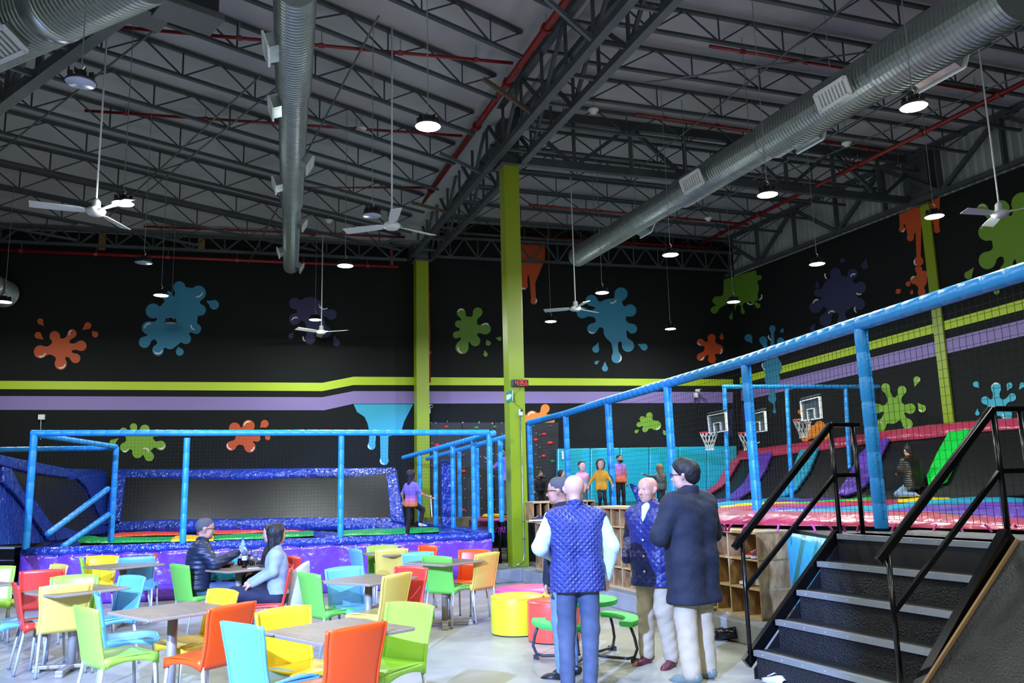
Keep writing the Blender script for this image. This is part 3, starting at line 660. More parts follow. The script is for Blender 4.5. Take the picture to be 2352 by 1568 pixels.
# ================================================================= left trampoline court
VB = M('blue_vinyl', '163494', .2, 0, (9, 1.0, .06), None, .7); VP_ = vinyl('purple_vinyl', '6c3ab0', 3.5, .8); VR = vinyl('red_vinyl', 'a63450', 5, .7)
VO = vinyl('orange_red_vinyl', 'd8482c', 8, .7); VG = vinyl('green_vinyl', '16a046', 8, .7); VY = vinyl('yellow_vinyl', 'ecc312', 8, .6)
VC = vinyl('cyan_vinyl', '2b93b4', 6, .6); VPU = vinyl('violet_vinyl', '59389c', 6, .8); VG2 = vinyl('bright_green_vinyl', '10c040', 6, .8)
MAT_ = M('black_trampoline_mesh', '0d0f10', .34, 0, (90, .5, .004)); TEAL = vinyl('teal_padding', '1fa9bd', 2, .3)
FRM = M('black_frame', '0d0e10', .6)
LFL = Vector((-7.57, 13.0, 0)); LFR = Vector((-.43, 14.32, 0)); LD = (LFR-LFL).normalized(); LN = Vector((LD.y, -LD.x, 0))
def padpoly(nm, px, mat, P=None, z=None, th=.05, parent=None, bev=.018, lift=0):
    if P is None: pts = [pz(x, y, z) for x, y in px]; n = Vector((0, 0, 1))
    else: pts = [pp(x, y, P) for x, y in px]; n = P[1]
    pts = [p+n*lift for p in pts]
    a = (pts[1]-pts[0]).cross(pts[2]-pts[0])
    return MB().prism(pts, n*th).build(nm, mat, parent, bevel=bev, seg=2, smooth=False)
def cushion(nm, px, mat, z, h, parent, P=None, n=10):
    """px: list of (x, ytop, ybottom) along a strip seen from the front; becomes a puffed cushion lying on a plane"""
    f = (lambda x, y: pz(x, y, z)) if P is None else (lambda x, y: pp(x, y, P))
    up = Vector((0, 0, 1)) if P is None else P[1]
    G = []
    import bisect
    xs = [p[0] for p in px]; N = max(len(px)*4, 8)
    for i in range(N+1):
        t = i/N*(len(px)-1); k = min(int(t), len(px)-2); u = t-k
        x = px[k][0]*(1-u)+px[k+1][0]*u; a = px[k][1]*(1-u)+px[k+1][1]*u; b = px[k][2]*(1-u)+px[k+1][2]*u
        A, B = f(x, a), f(x, b); row = []
        e = min(1, 4*min(i, N-i)/N+.15)
        for j in range(7):
            v = j/6; row.append(A.lerp(B, v)+up*(h*e*(1-(2*v-1)**4)+ .006*math.sin(i*1.7+j)))
        row = [A-up*.01]+row+[B-up*.01]
        G.append(row)
    return MB().grid(G, N+1, 9).build(nm, mat, parent, smooth=True)
ct = thing('trampoline_court', (-4, 16, 0), 'low trampoline court with blue pads behind a purple skirt, on the left', 'trampoline')
RB = LFR+EY*5.6; LB = LFL+Vector((-2.6, 5.4, 0))
MB().prism([Vector((p.x, p.y, .05)) for p in (LFL+LN*-.06, LFR-LN*.06, RB, LB)], (0, 0, .69)).build('platform_body', FRM, ct)
MB().prism([Vector((p.x, p.y, .745)) for p in (LFL+LN*-.06, LFR-LN*.06, RB, LB)], (0, 0, .02)).build('jumping_bed', MAT_, ct)
# front roll and skirt
pts = [LFL.lerp(LFR, t/24)+Vector((0, 0, .80+.006*math.sin(t*2.1))) for t in range(25)]
MB().tube(pts, .075, 12).build('edge_roll', VB, ct, smooth=True)
pts = [LFR.lerp(RB, t/12)+Vector((0, 0, .80)) for t in range(13)]
MB().tube(pts, .07, 12).build('edge_roll', VB, ct, smooth=True)
for (a, b) in ((LFL, LFL.lerp(LFR, .5)), (LFL.lerp(LFR, .5), LFR)):
    G = []
    for i in range(61):
        p = a.lerp(b, i/60); row = []
        for j in range(13):
            v = j/12; wv = .012*math.sin(i*.55+v*3)+.014*math.sin(i*.21+2*v)*(.4+v)+.01*math.sin(i*1.3-v*5)*(1-v)
            row.append(p+LN*(.05+wv)+Vector((0, 0, .75*(1-v)+.01)))
        G.append(row)
    MB().grid(G, 61, 13).build('skirt_sheet', VP_, ct, smooth=True, solid=.004)
for i in range(34):
    p = LFL.lerp(LFR, (i+.5)/34)+LN*.09+Vector((0, 0, .735)); MB().ball(p, .011, 6, 4).build('skirt_stud', WHITE, ct)
# side skirt on the right of the court
MB().prism([LFR+Vector((0, 0, .02)), LFR+EY*.15+Vector((0, 0, .02)), LFR+EY*.15+Vector((0, 0, .75)), LFR+Vector((0, 0, .75))], EX*.02).build('skirt_end', VP_, ct)
# bed pads
zb = .80
Pd = lambda nm, px, m, h=.04: cushion(nm, px, m, zb, h, ct)
Pd('green_pad', [(172, 1240, 1246), (196, 1230, 1246), (240, 1236, 1246), (400, 1232, 1242)], VG)
Pd('yellow_pad', [(392, 1238, 1243), (410, 1231, 1242), (491, 1230, 1241)], VY)
Pd('green_pad', [(492, 1229, 1239), (600, 1226, 1236), (720, 1219, 1229)], VG)
Pd('blue_pad', [(720, 1219, 1231), (755, 1222, 1234), (782, 1224, 1233)], VB)
Pd('green_pad', [(786, 1217, 1229), (900, 1214, 1226), (1008, 1210, 1220)], VG)
Pd('orange_pad', [(248, 1227, 1233), (300, 1224, 1230), (420, 1221, 1227)], VO)
Pd('orange_pad', [(452, 1221, 1226), (540, 1216, 1225), (626, 1214, 1220)], VO)
Pd('orange_pad', [(627, 1216, 1222), (700, 1213, 1219)], VO)
Pd('yellow_pad', [(700, 1213, 1219), (786, 1211, 1216)], VY)
Pd('orange_pad', [(786, 1210, 1216), (936, 1207, 1213)], VO)
Pd('green_pad', [(455, 1216, 1221), (512, 1214, 1219)], VG)
Pd('green_pad', [(684, 1209, 1213), (754, 1207, 1212)], VG)
Pd('blue_pad', [(100, 1246, 1256), (150, 1238, 1254), (185, 1236, 1250)], VB, .03)
Pd('blue_pad', [(1008, 1208, 1222), (1070, 1210, 1222), (1120, 1214, 1224)], VB, .03)
# inclined back trampoline
A_ = pz(240, 1222, .82); B_ = pz(930, 1214, .82); T_ = py(265, 1078, A_.y+1.2)
PB = plane(A_, B_, T_)
bt = thing('inclined_trampoline', (A_+B_)/2, 'long black wall trampoline in a shiny blue padded frame at the back left', 'trampoline')
padpoly('back_board', [(242, 1226), (930, 1218), (908, 1073), (262, 1077)], FRM, PB, th=.03, parent=bt, bev=0, lift=-.12)
padpoly('jumping_mat', [(272, 1204), (905, 1196), (890, 1090), (285, 1095)], MAT_, PB, th=.02, parent=bt, bev=0)
cushion('frame_pad', [(264, 1077, 1100), (400, 1077, 1101), (560, 1076, 1104), (700, 1075, 1100), (908, 1073, 1097)], VB, 0, .07, bt, PB)
cushion('frame_pad', [(241, 1196, 1224), (400, 1192, 1222), (560, 1190, 1220), (700, 1188, 1217), (930, 1186, 1215)], VB, 0, .08, bt, PB)
padpoly('frame_pad', [(264, 1084), (290, 1096), (278, 1200), (242, 1208)], VB, PB, th=.08, parent=bt, bev=.025)
padpoly('frame_pad', [(888, 1090), (912, 1082), (932, 1205), (900, 1200)], VB, PB, th=.08, parent=bt, bev=.025)
# inclined left trampoline
PL_ = plane(pz(0, 1050, 2.25), pz(262, 1080, 2.25), pz(160, 1236, .84))
lt = thing('inclined_trampoline', pz(120, 1225, .82), 'black wall trampoline in a blue padded frame, side on at the far left', 'trampoline')
padpoly('blue_backing', [(-60, 1036), (0, 1050), (140, 1077), (257, 1079), (256, 1100), (243, 1205), (246, 1228), (180, 1234), (116, 1246), (0, 1252), (-60, 1254)], VB, PL_, th=.05, parent=lt, bev=0)
padpoly('jumping_mat', [(9, 1079), (60, 1092), (164, 1103), (184, 1124), (220, 1195), (208, 1212), (167, 1222), (101, 1203), (68, 1155), (36, 1130)], MAT_, PL_, th=.01, parent=lt, bev=0, lift=.05)
padpoly('frame_pad', [(-60, 1038), (0, 1051), (140, 1078), (150, 1100), (60, 1089), (9, 1077), (-60, 1060)], VB, PL_, th=.06, parent=lt, bev=.02, lift=.05)
padpoly('frame_pad', [(165, 1100), (255, 1081), (243, 1200), (232, 1212), (220, 1190), (188, 1122)], VB, PL_, th=.06, parent=lt, bev=.02, lift=.05)
padpoly('frame_pad', [(-10, 1074), (9, 1079), (36, 1130), (68, 1156), (102, 1204), (112, 1244), (98, 1246), (60, 1190), (20, 1140), (-10, 1110)], VB, PL_, th=.06, parent=lt, bev=.02, lift=.05)
padpoly('frame_pad', [(102, 1204), (140, 1216), (170, 1224), (208, 1214), (222, 1197), (238, 1204), (244, 1226), (180, 1233), (116, 1245)], VB, PL_, th=.06, parent=lt, bev=.02, lift=.05)
# upright blue padded panel behind the jumping child
a = pz(1016, 1212, .82); b = pz(1043, 1211, .82); o = MB().prism([a, b, b+Vector((0, 0, 1.35)), a+Vector((0, 0, 1.35))], EY*.12).build('blue_padded_panel', VB, bevel=.02); tag(o, 'upright dark blue padded panel in front of the far lime column', 'padding')
# ---------------------------------------------------------------- blue posts, rails, nets
def sleeve(a, b, r, par, nm, rings=True):
    a, b = Vector(a), Vector(b); L = (b-a).length; n = max(2, int(L/.22)); pts = []; rr = []
    for i in range(n):
        for t, k in ((.02, .93), (.08, 1), (.92, 1), (.98, .93)): pts.append(a.lerp(b, (i+t)/n)); rr.append(r*k)
    return MB().tube(pts, rr, 12).build(nm, BLUEF, par, smooth=True)
def net(p00, p10, p11, p01, par, sp=.055, th=.0017):
    p00, p10, p11, p01 = map(Vector, (p00, p10, p11, p01)); mb = MB()
    nu = max(2, int((p10-p00).length/sp)); nv = max(2, int((p01-p00).length/sp))
    for i in range(nu+1):
        t = i/nu; mb.bar(p00.lerp(p10, t), p01.lerp(p11, t), th, th)
    for j in range(nv+1):
        t = j/nv; mb.bar(p00.lerp(p01, t), p10.lerp(p11, t), th, th)
    return mb.build('net', NETM, par, stuff=True)
def U_(p, z): return Vector((p.x, p.y, z))
fr_ = thing('safety_frame', LFL, 'blue sleeved rail frame with net along the front of the left trampoline court', 'safety frame')
sleeve(U_(LFL, 2.62), U_(LFR, 2.54), .05, fr_, 'top_rail')
for px in (425, 783, 1126):
    t = (pl(px, 1120, LFL, LFR)-LFL).dot(LD); q = LFL+LD*t; sleeve(U_(q, .84 if px < 1100 else .70), U_(q, 2.52), .05, fr_, 'post')
q = LFL+LD*.05; sleeve(U_(q, .62), U_(q, 2.6), .055, fr_, 'post')
q2 = q+Vector((-.1, 2.2, 0)); sleeve(U_(q2+Vector((.35, 0, 0)), .8), U_(q2+Vector((.35, 0, 0)), 2.5), .05, fr_, 'post'); sleeve(U_(q, 2.6), U_(q2+Vector((.35, 0, 0)), 2.5), .045, fr_, 'top_rail')
sleeve(U_(q2+Vector((.35, 0, 0)), 2.48), U_(q2+Vector((-1.8, -.4, 0)), 2.48), .045, fr_, 'top_rail')
sleeve(U_(q, 1.05)+Vector((.15, .3, 0)), U_(q2, 1.75)+Vector((.25, 0, 0)), .05, fr_, 'brace'); sleeve(U_(q, .84)+Vector((.3, .5, 0)), U_(q2, 1.3)+Vector((.3, 0, 0)), .05, fr_, 'brace')
net(U_(LFL, .88), U_(LFR, .86), U_(LFR, 2.5), U_(LFL, 2.56), fr_)
# side frame running back to the wall, beside the climbing wall
s0 = LFR+Vector((.08, -.1, 0)); s1 = Vector((-2.75, 20.6, 0)); SD = (s1-s0).normalized()
f2 = thing('safety_frame', s0, 'blue sleeved rail frame running back along the right side of the left court', 'safety frame')
sleeve(U_(s0, 2.52), U_(s1, 2.36), .055, f2, 'top_rail')
for px in (1001, 1041, 1089):
    q = pl(px, 1120, s0, s1); t = (q-s0).length/(s1-s0).length; sleeve(U_(q, .82), U_(q, 2.5-.16*t), .05, f2, 'post')
q = pl(965, 1120, s0, s1); sleeve(U_(q, .82), U_(q, 2.36), .05, f2, 'post')
net(U_(s0, .9), U_(s1, .9), U_(s1, 2.32), U_(s0, 2.48), f2, .08)
# inner row of posts beside the climbing wall (a second frame one step further right)
r0 = LFR+EX*.75+EY*1.0; r1 = s1+EX*.6
f3 = thing('safety_frame', r0, 'inner blue sleeved frame in front of the climbing wall', 'safety frame')
for px, zt in ((1020, 2.0), (1056, 2.4), (1096, 2.42), (1151, 2.5)):
    q = pl(px, 1120, r0, r1); sleeve(U_(q, .95), U_(q, zt), .05, f3, 'post')
rj = pl(1218, 972, r0, r0+EX); sleeve(U_(r0, 2.55), U_(r1, 2.33), .05, f3, 'top_rail')
# ---------------------------------------------------------------- climbing wall on the back wall
CWN = BN*.22
def cw(x, y): return pl(x, y, BWL+CWN, CORN+CWN)
cwl = thing('climbing_wall', cw(1130, 1150), 'black climbing wall with coloured holds on the back wall behind the columns', 'climbing wall')
CB = M('black_climbing_board', '121416', .6, 0, (40, .2, .01))
for i in range(4):
    x0, x1 = 988+74*i, 988+74*(i+1)-1.2
    MB().prism([cw(x0, 1215), cw(x1, 1215), cw(x1, 970), cw(x0, 970)], -BN*.2).build('climbing_board', CB, cwl)
hold = [('r', 1002, 1022, 6), ('r', 1025, 980, 4), ('g', 1094, 982, 5), ('g', 1136, 980, 4), ('r', 1064, 1082, 5), ('r', 1064, 1171, 4), ('r', 1144, 1013, 4), ('r', 1249, 997, 5), ('r', 1263, 1017, 6), ('r', 1230, 1010, 5), ('r', 1248, 1047, 5), ('g', 1269, 1059, 5), ('g', 1224, 977, 4), ('v', 1249, 1094, 4), ('v', 1273, 1098, 4), ('r', 1227, 1102, 3), ('r', 1275, 1141, 4), ('g', 1255, 1125, 3), ('v', 1264, 979, 4), ('v', 1115, 1062, 4), ('v', 1064, 1045, 4), ('v', 1147, 1124, 4), ('v', 1145, 1166, 3), ('r', 1143, 1044, 3)]
HM = {'r': M('red_hold', 'c8241c', .5), 'g': M('green_hold', '1c7a44', .5), 'v': M('violet_hold', '39335c', .5)}
for c, x, y, s in hold:
    p = cw(x, y); s *= .0115
    MB().ball(p, s, 8, 5, (1.3, .6, .75)).build('climbing_hold', HM[c], cwl, smooth=True)
mb = MB(); rnd = random.Random(3)
for x in (990, 1027, 1062, 1100, 1130, 1152, 1230, 1238):
    for y in range(970 if x != 1238 else 1000, 1200, 25):
        mb.ball(cw(x+rnd.uniform(-2, 2)+(y-970)*.03, y+rnd.uniform(-3, 3)), .014, 5, 3)
for x in (1001, 1062, 1100, 1130, 1175): mb.ball(cw(x, 971), .016, 5, 3)
tag(mb.build('bolt_heads', M('bolt_white', 'c0c4c6', .5), cwl), kind='stuff')
# low timber boxes and a raised bed behind the left court
tb_ = thing('raised_jump_bed', pz(1120, 1200, .95), 'raised small trampoline with pink laces behind the clock column', 'trampoline')
q = [pz(1080, 1192, .98), pz(1215, 1190, .98), pz(1210, 1184, .98), pz(1085, 1186, .98)]
MB().prism([p-Vector((0, 0, .05)) for p in q], (0, 0, .06)).build('padded_top', VR, tb_, bevel=.02)
q = [pz(1108, 1187, 1.0), pz(1165, 1187, 1.0), pz(1160, 1183.5, 1.0), pz(1112, 1183.5, 1.0)]
MB().prism(q, (0, 0, .04)).build('yellow_pad', VY, tb_, bevel=.01)
PK = M('pink_lace', 'e0359a', .6); lace = mesh_of(MB().tube([(0, 0, 0), (.02, 0, -.1), (-.02, 0, -.2), (.01, .01, -.28)], .012, 5), 'lace', PK)
fa, fb_ = pz(1080, 1192, .95), pz(1215, 1190, .95)
for i in range(26): share('lace', lace, tb_, fa.lerp(fb_, (i+.5)/26)-parent_loc(tb_), (0, 0, i*1.3))
for p in (fa, fb_, fa.lerp(fb_, .5)): MB().box((p.x, p.y+.05, .47), (.06, .06, .94)).build('leg', FRM, tb_)
for i, x in enumerate((992, 1030, 1062)):
    p = pz(x, 1212, .7); o = MB().box((p.x, p.y+1.2, .45), (.55, .4, .9), A19).build('timber_box', M('dull_timber', '6f6647', .8, 0, None, (4, .3)), bevel=.01); tag(o, ['dull timber box low behind the left court, beside the lime column', 'dull timber box low behind the left court, middle one', 'dull timber box low behind the left court, nearest the pink laces'][i], 'box', 'timber boxes behind the left court')

# ================================================================= right trampoline platform
ZP = 1.14
SL = [Vector((1.968, 7.299, 0)) + Vector((math.cos(math.radians(20.4)), math.sin(math.radians(20.4)), 0))*.243*i for i in range(5)]
SW = Vector((math.cos(math.radians(-65.4)), math.sin(math.radians(-65.4)), 0))
L5 = SL[4]; R5 = L5+SW*1.6
FD = -RD.copy(); FD = Vector((math.cos(math.radians(110.5)), math.sin(math.radians(110.5)), 0))
RK = Vector((2.47, 8.76, 0))
pback = RK+EX*.5
poly = [L5, pback, pback+FD*6.2, pback+FD*9.0, CORN+BN*.3+BD*-7.2, CORN+BN*.3, RW1+RN*.2, RW1+RD*8+RN*.2, R5+SW*2.5, R5]
pf = thing('jump_platform', (5, 12, 0), 'big raised trampoline platform with coloured pads filling the right of the hall', 'trampoline')
MB().prism([U_(p, .0) for p in poly], (0, 0, ZP-.08)).build('platform_body', FRM, pf)
MB().prism([U_(p, ZP-.08) for p in poly], (0, 0, .05)).build('jumping_bed', MAT_, pf)
ld = [L5, L5+EX*.95, R5+SW*2.4+EX*.95, R5+SW*2.4]
MB().prism([U_(p, ZP-.03) for p in ld], (0, 0, .03)).build('checker_landing', M('checker_plate', '585c60', .35, .5, (55, 1, .02), (50, .5)), pf)
zz = ZP+.02
def Q(nm, px, m, h=.06): return cushion(nm, px, m, zz, h, pf)
Q('red_pad', [(1560, 1180, 1200), (1651, 1180, 1201), (1720, 1184, 1203), (1800, 1189, 1205), (1960, 1191, 1206), (2060, 1188, 1208), (2200, 1192, 1212), (2420, 1196, 1216)], VR, .10)
Q('cyan_pad', [(1750, 1184, 1190), (1850, 1177, 1188), (1960, 1168, 1184), (2050, 1160, 1177)], VC)
Q('cyan_pad', [(2025, 1162, 1172), (2200, 1148, 1156), (2420, 1134, 1150)], VC)
Q('violet_pad', [(2028, 1174, 1184), (2150, 1163, 1180), (2270, 1159, 1170), (2420, 1156, 1168)], VPU)
Q('violet_pad', [(2095, 1188, 1193), (2200, 1179, 1194), (2420, 1168, 1192)], VPU)
Q('violet_pad', [(1745, 1172, 1180), (1850, 1169, 1176), (1972, 1165, 1171)], VPU)
Q('red_pad', [(1600, 1172, 1184), (1649, 1171, 1182), (1760, 1164, 1173), (1900, 1157, 1166), (2062, 1145, 1157)], VR)
Q('red_pad', [(2145, 1138, 1145), (2300, 1124, 1139), (2420, 1098, 1132)], VR)
Q('green_pad', [(1620, 1169, 1172), (1830, 1157, 1161), (1990, 1145, 1150), (2062, 1134, 1143)], VG2, .04)
Q('yellow_pad', [(1655, 1162, 1167), (1740, 1155, 1162), (1835, 1153, 1158)], VY, .03)
Q('yellow_pad', [(1835, 1156, 1161), (2000, 1148, 1153)], VY, .03)
Q('yellow_pad', [(2061, 1144, 1153), (2200, 1141, 1148), (2420, 1130, 1137)], VY, .05)
Q('cyan_pad', [(1630, 1155, 1166), (1690, 1152, 1161), (1780, 1145, 1150), (1836, 1139, 1146)], VC, .04)
Q('violet_pad', [(1630, 1150, 1154), (1700, 1144, 1150)], VPU, .04)
Q('violet_pad', [(1745, 1152, 1157), (1860, 1146, 1151), (1940, 1138, 1145)], VPU, .03)
lace2 = mesh_of(MB().tube([(0, 0, .03), (.03, 0, .0), (.05, .0, -.04)], .012, 5), 'lace', M('rose_lace', 'c2428f', .6))
for i, x in enumerate((1652, 1664, 1680, 1716, 1790, 1865, 1900, 1935, 1975, 2060, 2150, 2203, 2262, 2330)):
    share('lace', lace2, pf, pz(x, 1211, ZP+.03)-parent_loc(pf), (0, 0, i))
# teal tarp between rack and stairs
G = []
for i in range(9):
    p = (L5+EX*.02-SW*.05).lerp(pback+FD*.3, i/8); G.append([p+EY*-.04*math.sin(i)*v-EX*(.03+.05*v*math.sin(i*.9))+Vector((0, 0, ZP-.05-(ZP-.08)*v)) for v in (0, .25, .5, .75, 1)])
tag(MB().grid(G, 9, 5).build('teal_tarp', vinyl('teal_tarp_vinyl', '23a2c4', 3, .5), smooth=True, solid=.006), 'bright teal tarp covering the platform side between shoe rack and stairs', 'tarp')
# inclined trampolines along the right wall
T1 = pl(1690, 1035, CORN+RN*.3, RW1+RN*.3); T2 = pl(2352, 957, CORN+RN*.3, RW1+RN*.3)
PR = plane(T1, T2, pz(2000, 1146, ZP+.02))
it = thing('inclined_trampoline_row', pz(2000, 1140, ZP), 'row of inclined black wall trampolines with a pink red top pad, along the right wall', 'trampoline')
padpoly('jumping_mat', [(1688, 1040), (2440, 950), (2440, 1120), (2352, 1132), (2140, 1146), (1900, 1150), (1625, 1152), (1622, 1138), (1655, 1112)], MAT_, PR, th=.02, parent=it, bev=0, lift=-.05)
cushion('red_top_pad', [(1684, 1036, 1058), (1800, 1021, 1044), (1900, 1008, 1032), (2010, 993, 1016), (2130, 976, 1006), (2240, 966, 992), (2440, 950, 976)], VR, 0, .07, it, PR)
padpoly('red_edge_pad', [(1682, 1050), (1702, 1056), (1676, 1100), (1658, 1120), (1628, 1138), (1620, 1132), (1648, 1112), (1664, 1086)], VR, PR, th=.06, parent=it)
padpoly('violet_strip', [(1745, 1046), (1777, 1040), (1762, 1079), (1730, 1128), (1702, 1146), (1662, 1152), (1690, 1132), (1712, 1112)], VPU, PR, th=.07, parent=it)
padpoly('cyan_strip', [(1841, 1037), (1883, 1032), (1862, 1083), (1832, 1126), (1802, 1142), (1765, 1149), (1790, 1128), (1815, 1100)], VC, PR, th=.07, parent=it)
padpoly('violet_strip', [(2014, 1014), (2046, 1010), (2015, 1076), (1992, 1116), (1970, 1132), (1947, 1141), (1925, 1138), (1950, 1099), (1978, 1045)], VPU, PR, th=.07, parent=it)
padpoly('green_strip', [(2183, 998), (2232, 990), (2200, 1059), (2177, 1108), (2138, 1124), (2133, 1097), (2157, 1045)], VG2, PR, th=.08, parent=it)
# padded teal wall at the back
CP_ = BN*.35
tw_ = thing('padded_wall', pl(1480, 1150, BWL+CP_, CORN+CP_), 'bright teal padded panels along the foot of the back wall, right of centre', 'padding')
xs = [1281, 1357, 1425, 1492, 1560, 1625, 1694]
for i in range(6):
    x0, x1 = xs[i], xs[i+1]-1
    f = lambda x, y: pl(x, y, BWL+CP_, CORN+CP_)
    yt0, yt1 = 1030-(x0-1281)*.015, 1030-(x1-1281)*.015
    MB().prism([f(x0, 1165), f(x1, 1165), f(x1, yt1), f(x0, yt0)], -BN*.3).build('padded_panel', TEAL, tw_, bevel=.03, seg=2)
for x in (1292, 1307): 
    p = pl(x, 1045, BWL+CP_*1.05, CORN+CP_*1.05); MB().box(p+BN*.02, (.06, .01, .22), math.atan2(BD.y, BD.x)).build('notice', WHITE, tw_)
# near long blue frame
ra = pz(2420, 605, 3.15); rb_ = pz(1712, 830, 3.15); rc = pz(1300, 953, 3.15); rdv = (rc-ra).normalized()
ra_ = ra; re_ = pz(1215, 972, 3.15)
f4 = thing('safety_frame', pz(2010, 1214, ZP), 'tall blue sleeved rail frame with black net receding across the right platform', 'safety frame')
knots = [pz(2500, 578, 3.15), pz(1975, 743, 3.15), pz(1712, 828, 3.15), pz(1532, 880, 3.15), pz(1396, 920, 3.15), pz(1299, 950, 3.15), pz(1215, 971, 3.15)]
for i in range(6): sleeve(knots[i], knots[i+1], .075, f4, 'top_rail')
for i, k_ in enumerate(knots[1:]): sleeve(Vector((k_.x+.02, k_.y, ZP+.0)), k_-Vector((0, 0, .05)), .065, f4, 'post')
for i in range(6):
    a, b = knots[i], knots[i+1]
    net(Vector((a.x, a.y, ZP+.1)), Vector((b.x, b.y, ZP+.1)), b, a, f4, .075, .0028)
# far frame round the basketball lanes
g0 = pz(1667, 1152, ZP+.02); gp = lambda x, y: pl(x, y, g0, g0+BD)
f5 = thing('safety_frame', g0, 'smaller blue frame with net round the basketball lanes at the back right', 'safety frame')
sleeve(gp(1660, 888), gp(2040, 888), .05, f5, 'top_rail')
for x, x2, y2 in ((1664, 1673, 1153), (1807, 1819, 1146), (1942, 1955, 1136), (2034, 2043, 984)): sleeve(gp(x2, y2), gp(x, 891), .05, f5, 'post')
net(gp(1672, 1150), gp(2000, 1150), gp(1998, 890), gp(1662, 890), f5, .1, .004)
# basketball boards
def hoop(c, label, xr, yr, Y):
    o = thing('basketball_hoop', py(c[0][0], c[0][1], Y), label, 'basketball hoop', 'basketball hoops')
    a = py(c[3][0], c[3][1], Y); b_dir = Vector((-.06, 1, 0)).normalized(); P2 = (a, a+b_dir)
    q = [pl(x, y, P2[0], P2[1]) for x, y in c]; nn = Vector((-1, -.06, 0)).normalized()
    MB().prism(q, nn*-.02).build('glass_board', M('smoked_board', '3a4044', .25), o)
    cc = sum(q, Vector())/4
    def ins(p, s, t=None): return cc+(p-cc)*s
    wt = M('white_tape', 'dfe6e8', .5)
    for i in range(4):
        MB().bar(q[i]+nn*.012, q[(i+1) % 4]+nn*.012, .02, .055, up=nn).build('board_edge', wt, o)
    e = lambda u, v: (q[3].lerp(q[2], u)).lerp(q[0].lerp(q[1], u), v)+nn*.02
    for p1, p2 in (((.3, .05), (.3, .52)), ((.68, .05), (.68, .52)), ((.3, .52), (.68, .52))): MB().bar(e(*p1), e(*p2), .015, .035, up=nn).build('target_square', wt, o)
    MB().bar(q[0]+Vector((0, 0, .06)), q[1]+Vector((0, 0, .06)), .06, .03).build('board_bracket', STEEL, o)
    r = py(xr, yr, Y-.1+.4); rad = .215
    MB().tube([r+Vector((rad*math.cos(t), rad*math.sin(t), 0)) for t in [i*math.pi/12 for i in range(24)]], .013, 6, closed=True).build('rim', M('rim_red', 'd0301c', .4), o)
    MB().bar(r+Vector((rad, 0, -.01)), e(.5, .02)-Vector((0, 0, .0)), .08, .03).build('rim_bracket', STEEL, o)
    mb = MB()
    for i in range(12):
        t = i*math.pi/6
        for s in (-1, 1):
            pts = [r+Vector((rr*math.cos(t+s*tw), rr*math.sin(t+s*tw), z)) for rr, z, tw in ((rad, 0, 0), (.17, -.12, .25), (.12, -.25, .5), (.09, -.36, .8), (.1, -.42, .95))]
            mb.tube(pts, .007, 4)
    tag(mb.build('hoop_net', M('net_white', 'dcdfdc', .7), o), kind='stuff')
hoop([(1628, 955), (1668, 947), (1671, 989), (1632, 995)], 'leftmost basketball board and hoop, in front of the back wall', 1628, 993, 19.6)
hoop([(1719, 954), (1758, 944), (1761, 989), (1722, 995)], 'middle basketball board and hoop, half behind a thick blue post', 1716, 994, 19.6)
hoop([(1841, 922), (1884, 911), (1888, 960), (1845, 966)], 'rightmost and highest basketball board and hoop', 1843, 964, 18.9)
# blue tilted mat behind the racks
o = MB().prism([pz(1448, 1112, 1.75), pz(1458, 1112, 1.75), pz(1490, 1160, 1.2), pz(1470, 1164, 1.2)], (0, .12, .0)).build('tilted_mat', VB, bevel=.01)
q = pl(1470, 1150, Vector((3, 18, 0)), Vector((4, 18.2, 0)))
bpy.data.objects.remove(o)
g = Vector((2.75, 17.6, 0)); o = MB().prism([U_(py(1446, 1110, 17.5), py(1446, 1110, 17.5).z), py(1452, 1109, 17.5), py(1472, 1122, 17.5), py(1502, 1166, 17.5), py(1470, 1166, 17.5)], (0, .08, 0)).build('tilted_mat', VB, bevel=.01)
tag(o, 'dark blue gym mat tilted against the teal wall, behind the shoe racks', 'gym mat')
# ---------------------------------------------------------------- stairs
RUB = M('black_diamond_rubber', '17191b', .55, 0, (70, 1, .02)); NOS = M('aluminium_nosing', 'aab0b3', .35, .7)
st = thing('platform_stairs', SL[0], 'black rubber stairs with aluminium nosings up to the right platform', 'stairs')
AS = math.radians(20.4); UA = Vector((math.cos(AS), math.sin(AS), 0))
for i in range(5):
    p = SL[i]; q = p+SW*1.6; z = .228*(i+1); nx = UA*(.243+.03) if i < 4 else UA*.3
    MB().prism([U_(p, z-.03), U_(q, z-.03), U_(q+nx, z-.03), U_(p+nx, z-.03)], (0, 0, .03)).build('tread', RUB, st)
    MB().prism([U_(p+UA*.02, z-.228), U_(q+UA*.02, z-.228), U_(q+UA*.02, z-.03), U_(p+UA*.02, z-.03)], UA*.02).build('riser', RUB, st)
    MB().bar(U_(p-UA*.004, z-.018), U_(q-UA*.004, z-.018), .012, .045).build('nosing', NOS, st)
    MB().bar(U_(p+UA*.02, z+.001), U_(q+UA*.02, z+.001), .045, .006).build('nosing_top', NOS, st)
    for j in range(7):
        c = U_(p.lerp(q, (j+.5)/7)-UA*.012, z-.018); MB().ball(c, .006, 6, 4).build('nosing_screw', ALU, st)
    if i: MB().box(U_(p-SW*-.04+UA*.1, z-.13), (.05, .05, .2), AS).build('side_block', M('pale_block', 'b5ab93', .7), st)
MB().bar(U_(SL[0]-SW*.05-UA*.05, .12), U_(SL[4]-SW*.05+UA*.05, ZP+.0), .05, .09).build('stringer', BLACKM, st)
MB().prism([U_(SL[0]-SW*.02, 0), U_(SL[4]-SW*.02, 0), U_(SL[4]-SW*.02, ZP-.1), U_(SL[0]-SW*.02, .08)], SW*.012).build('side_plate', FRM, st)
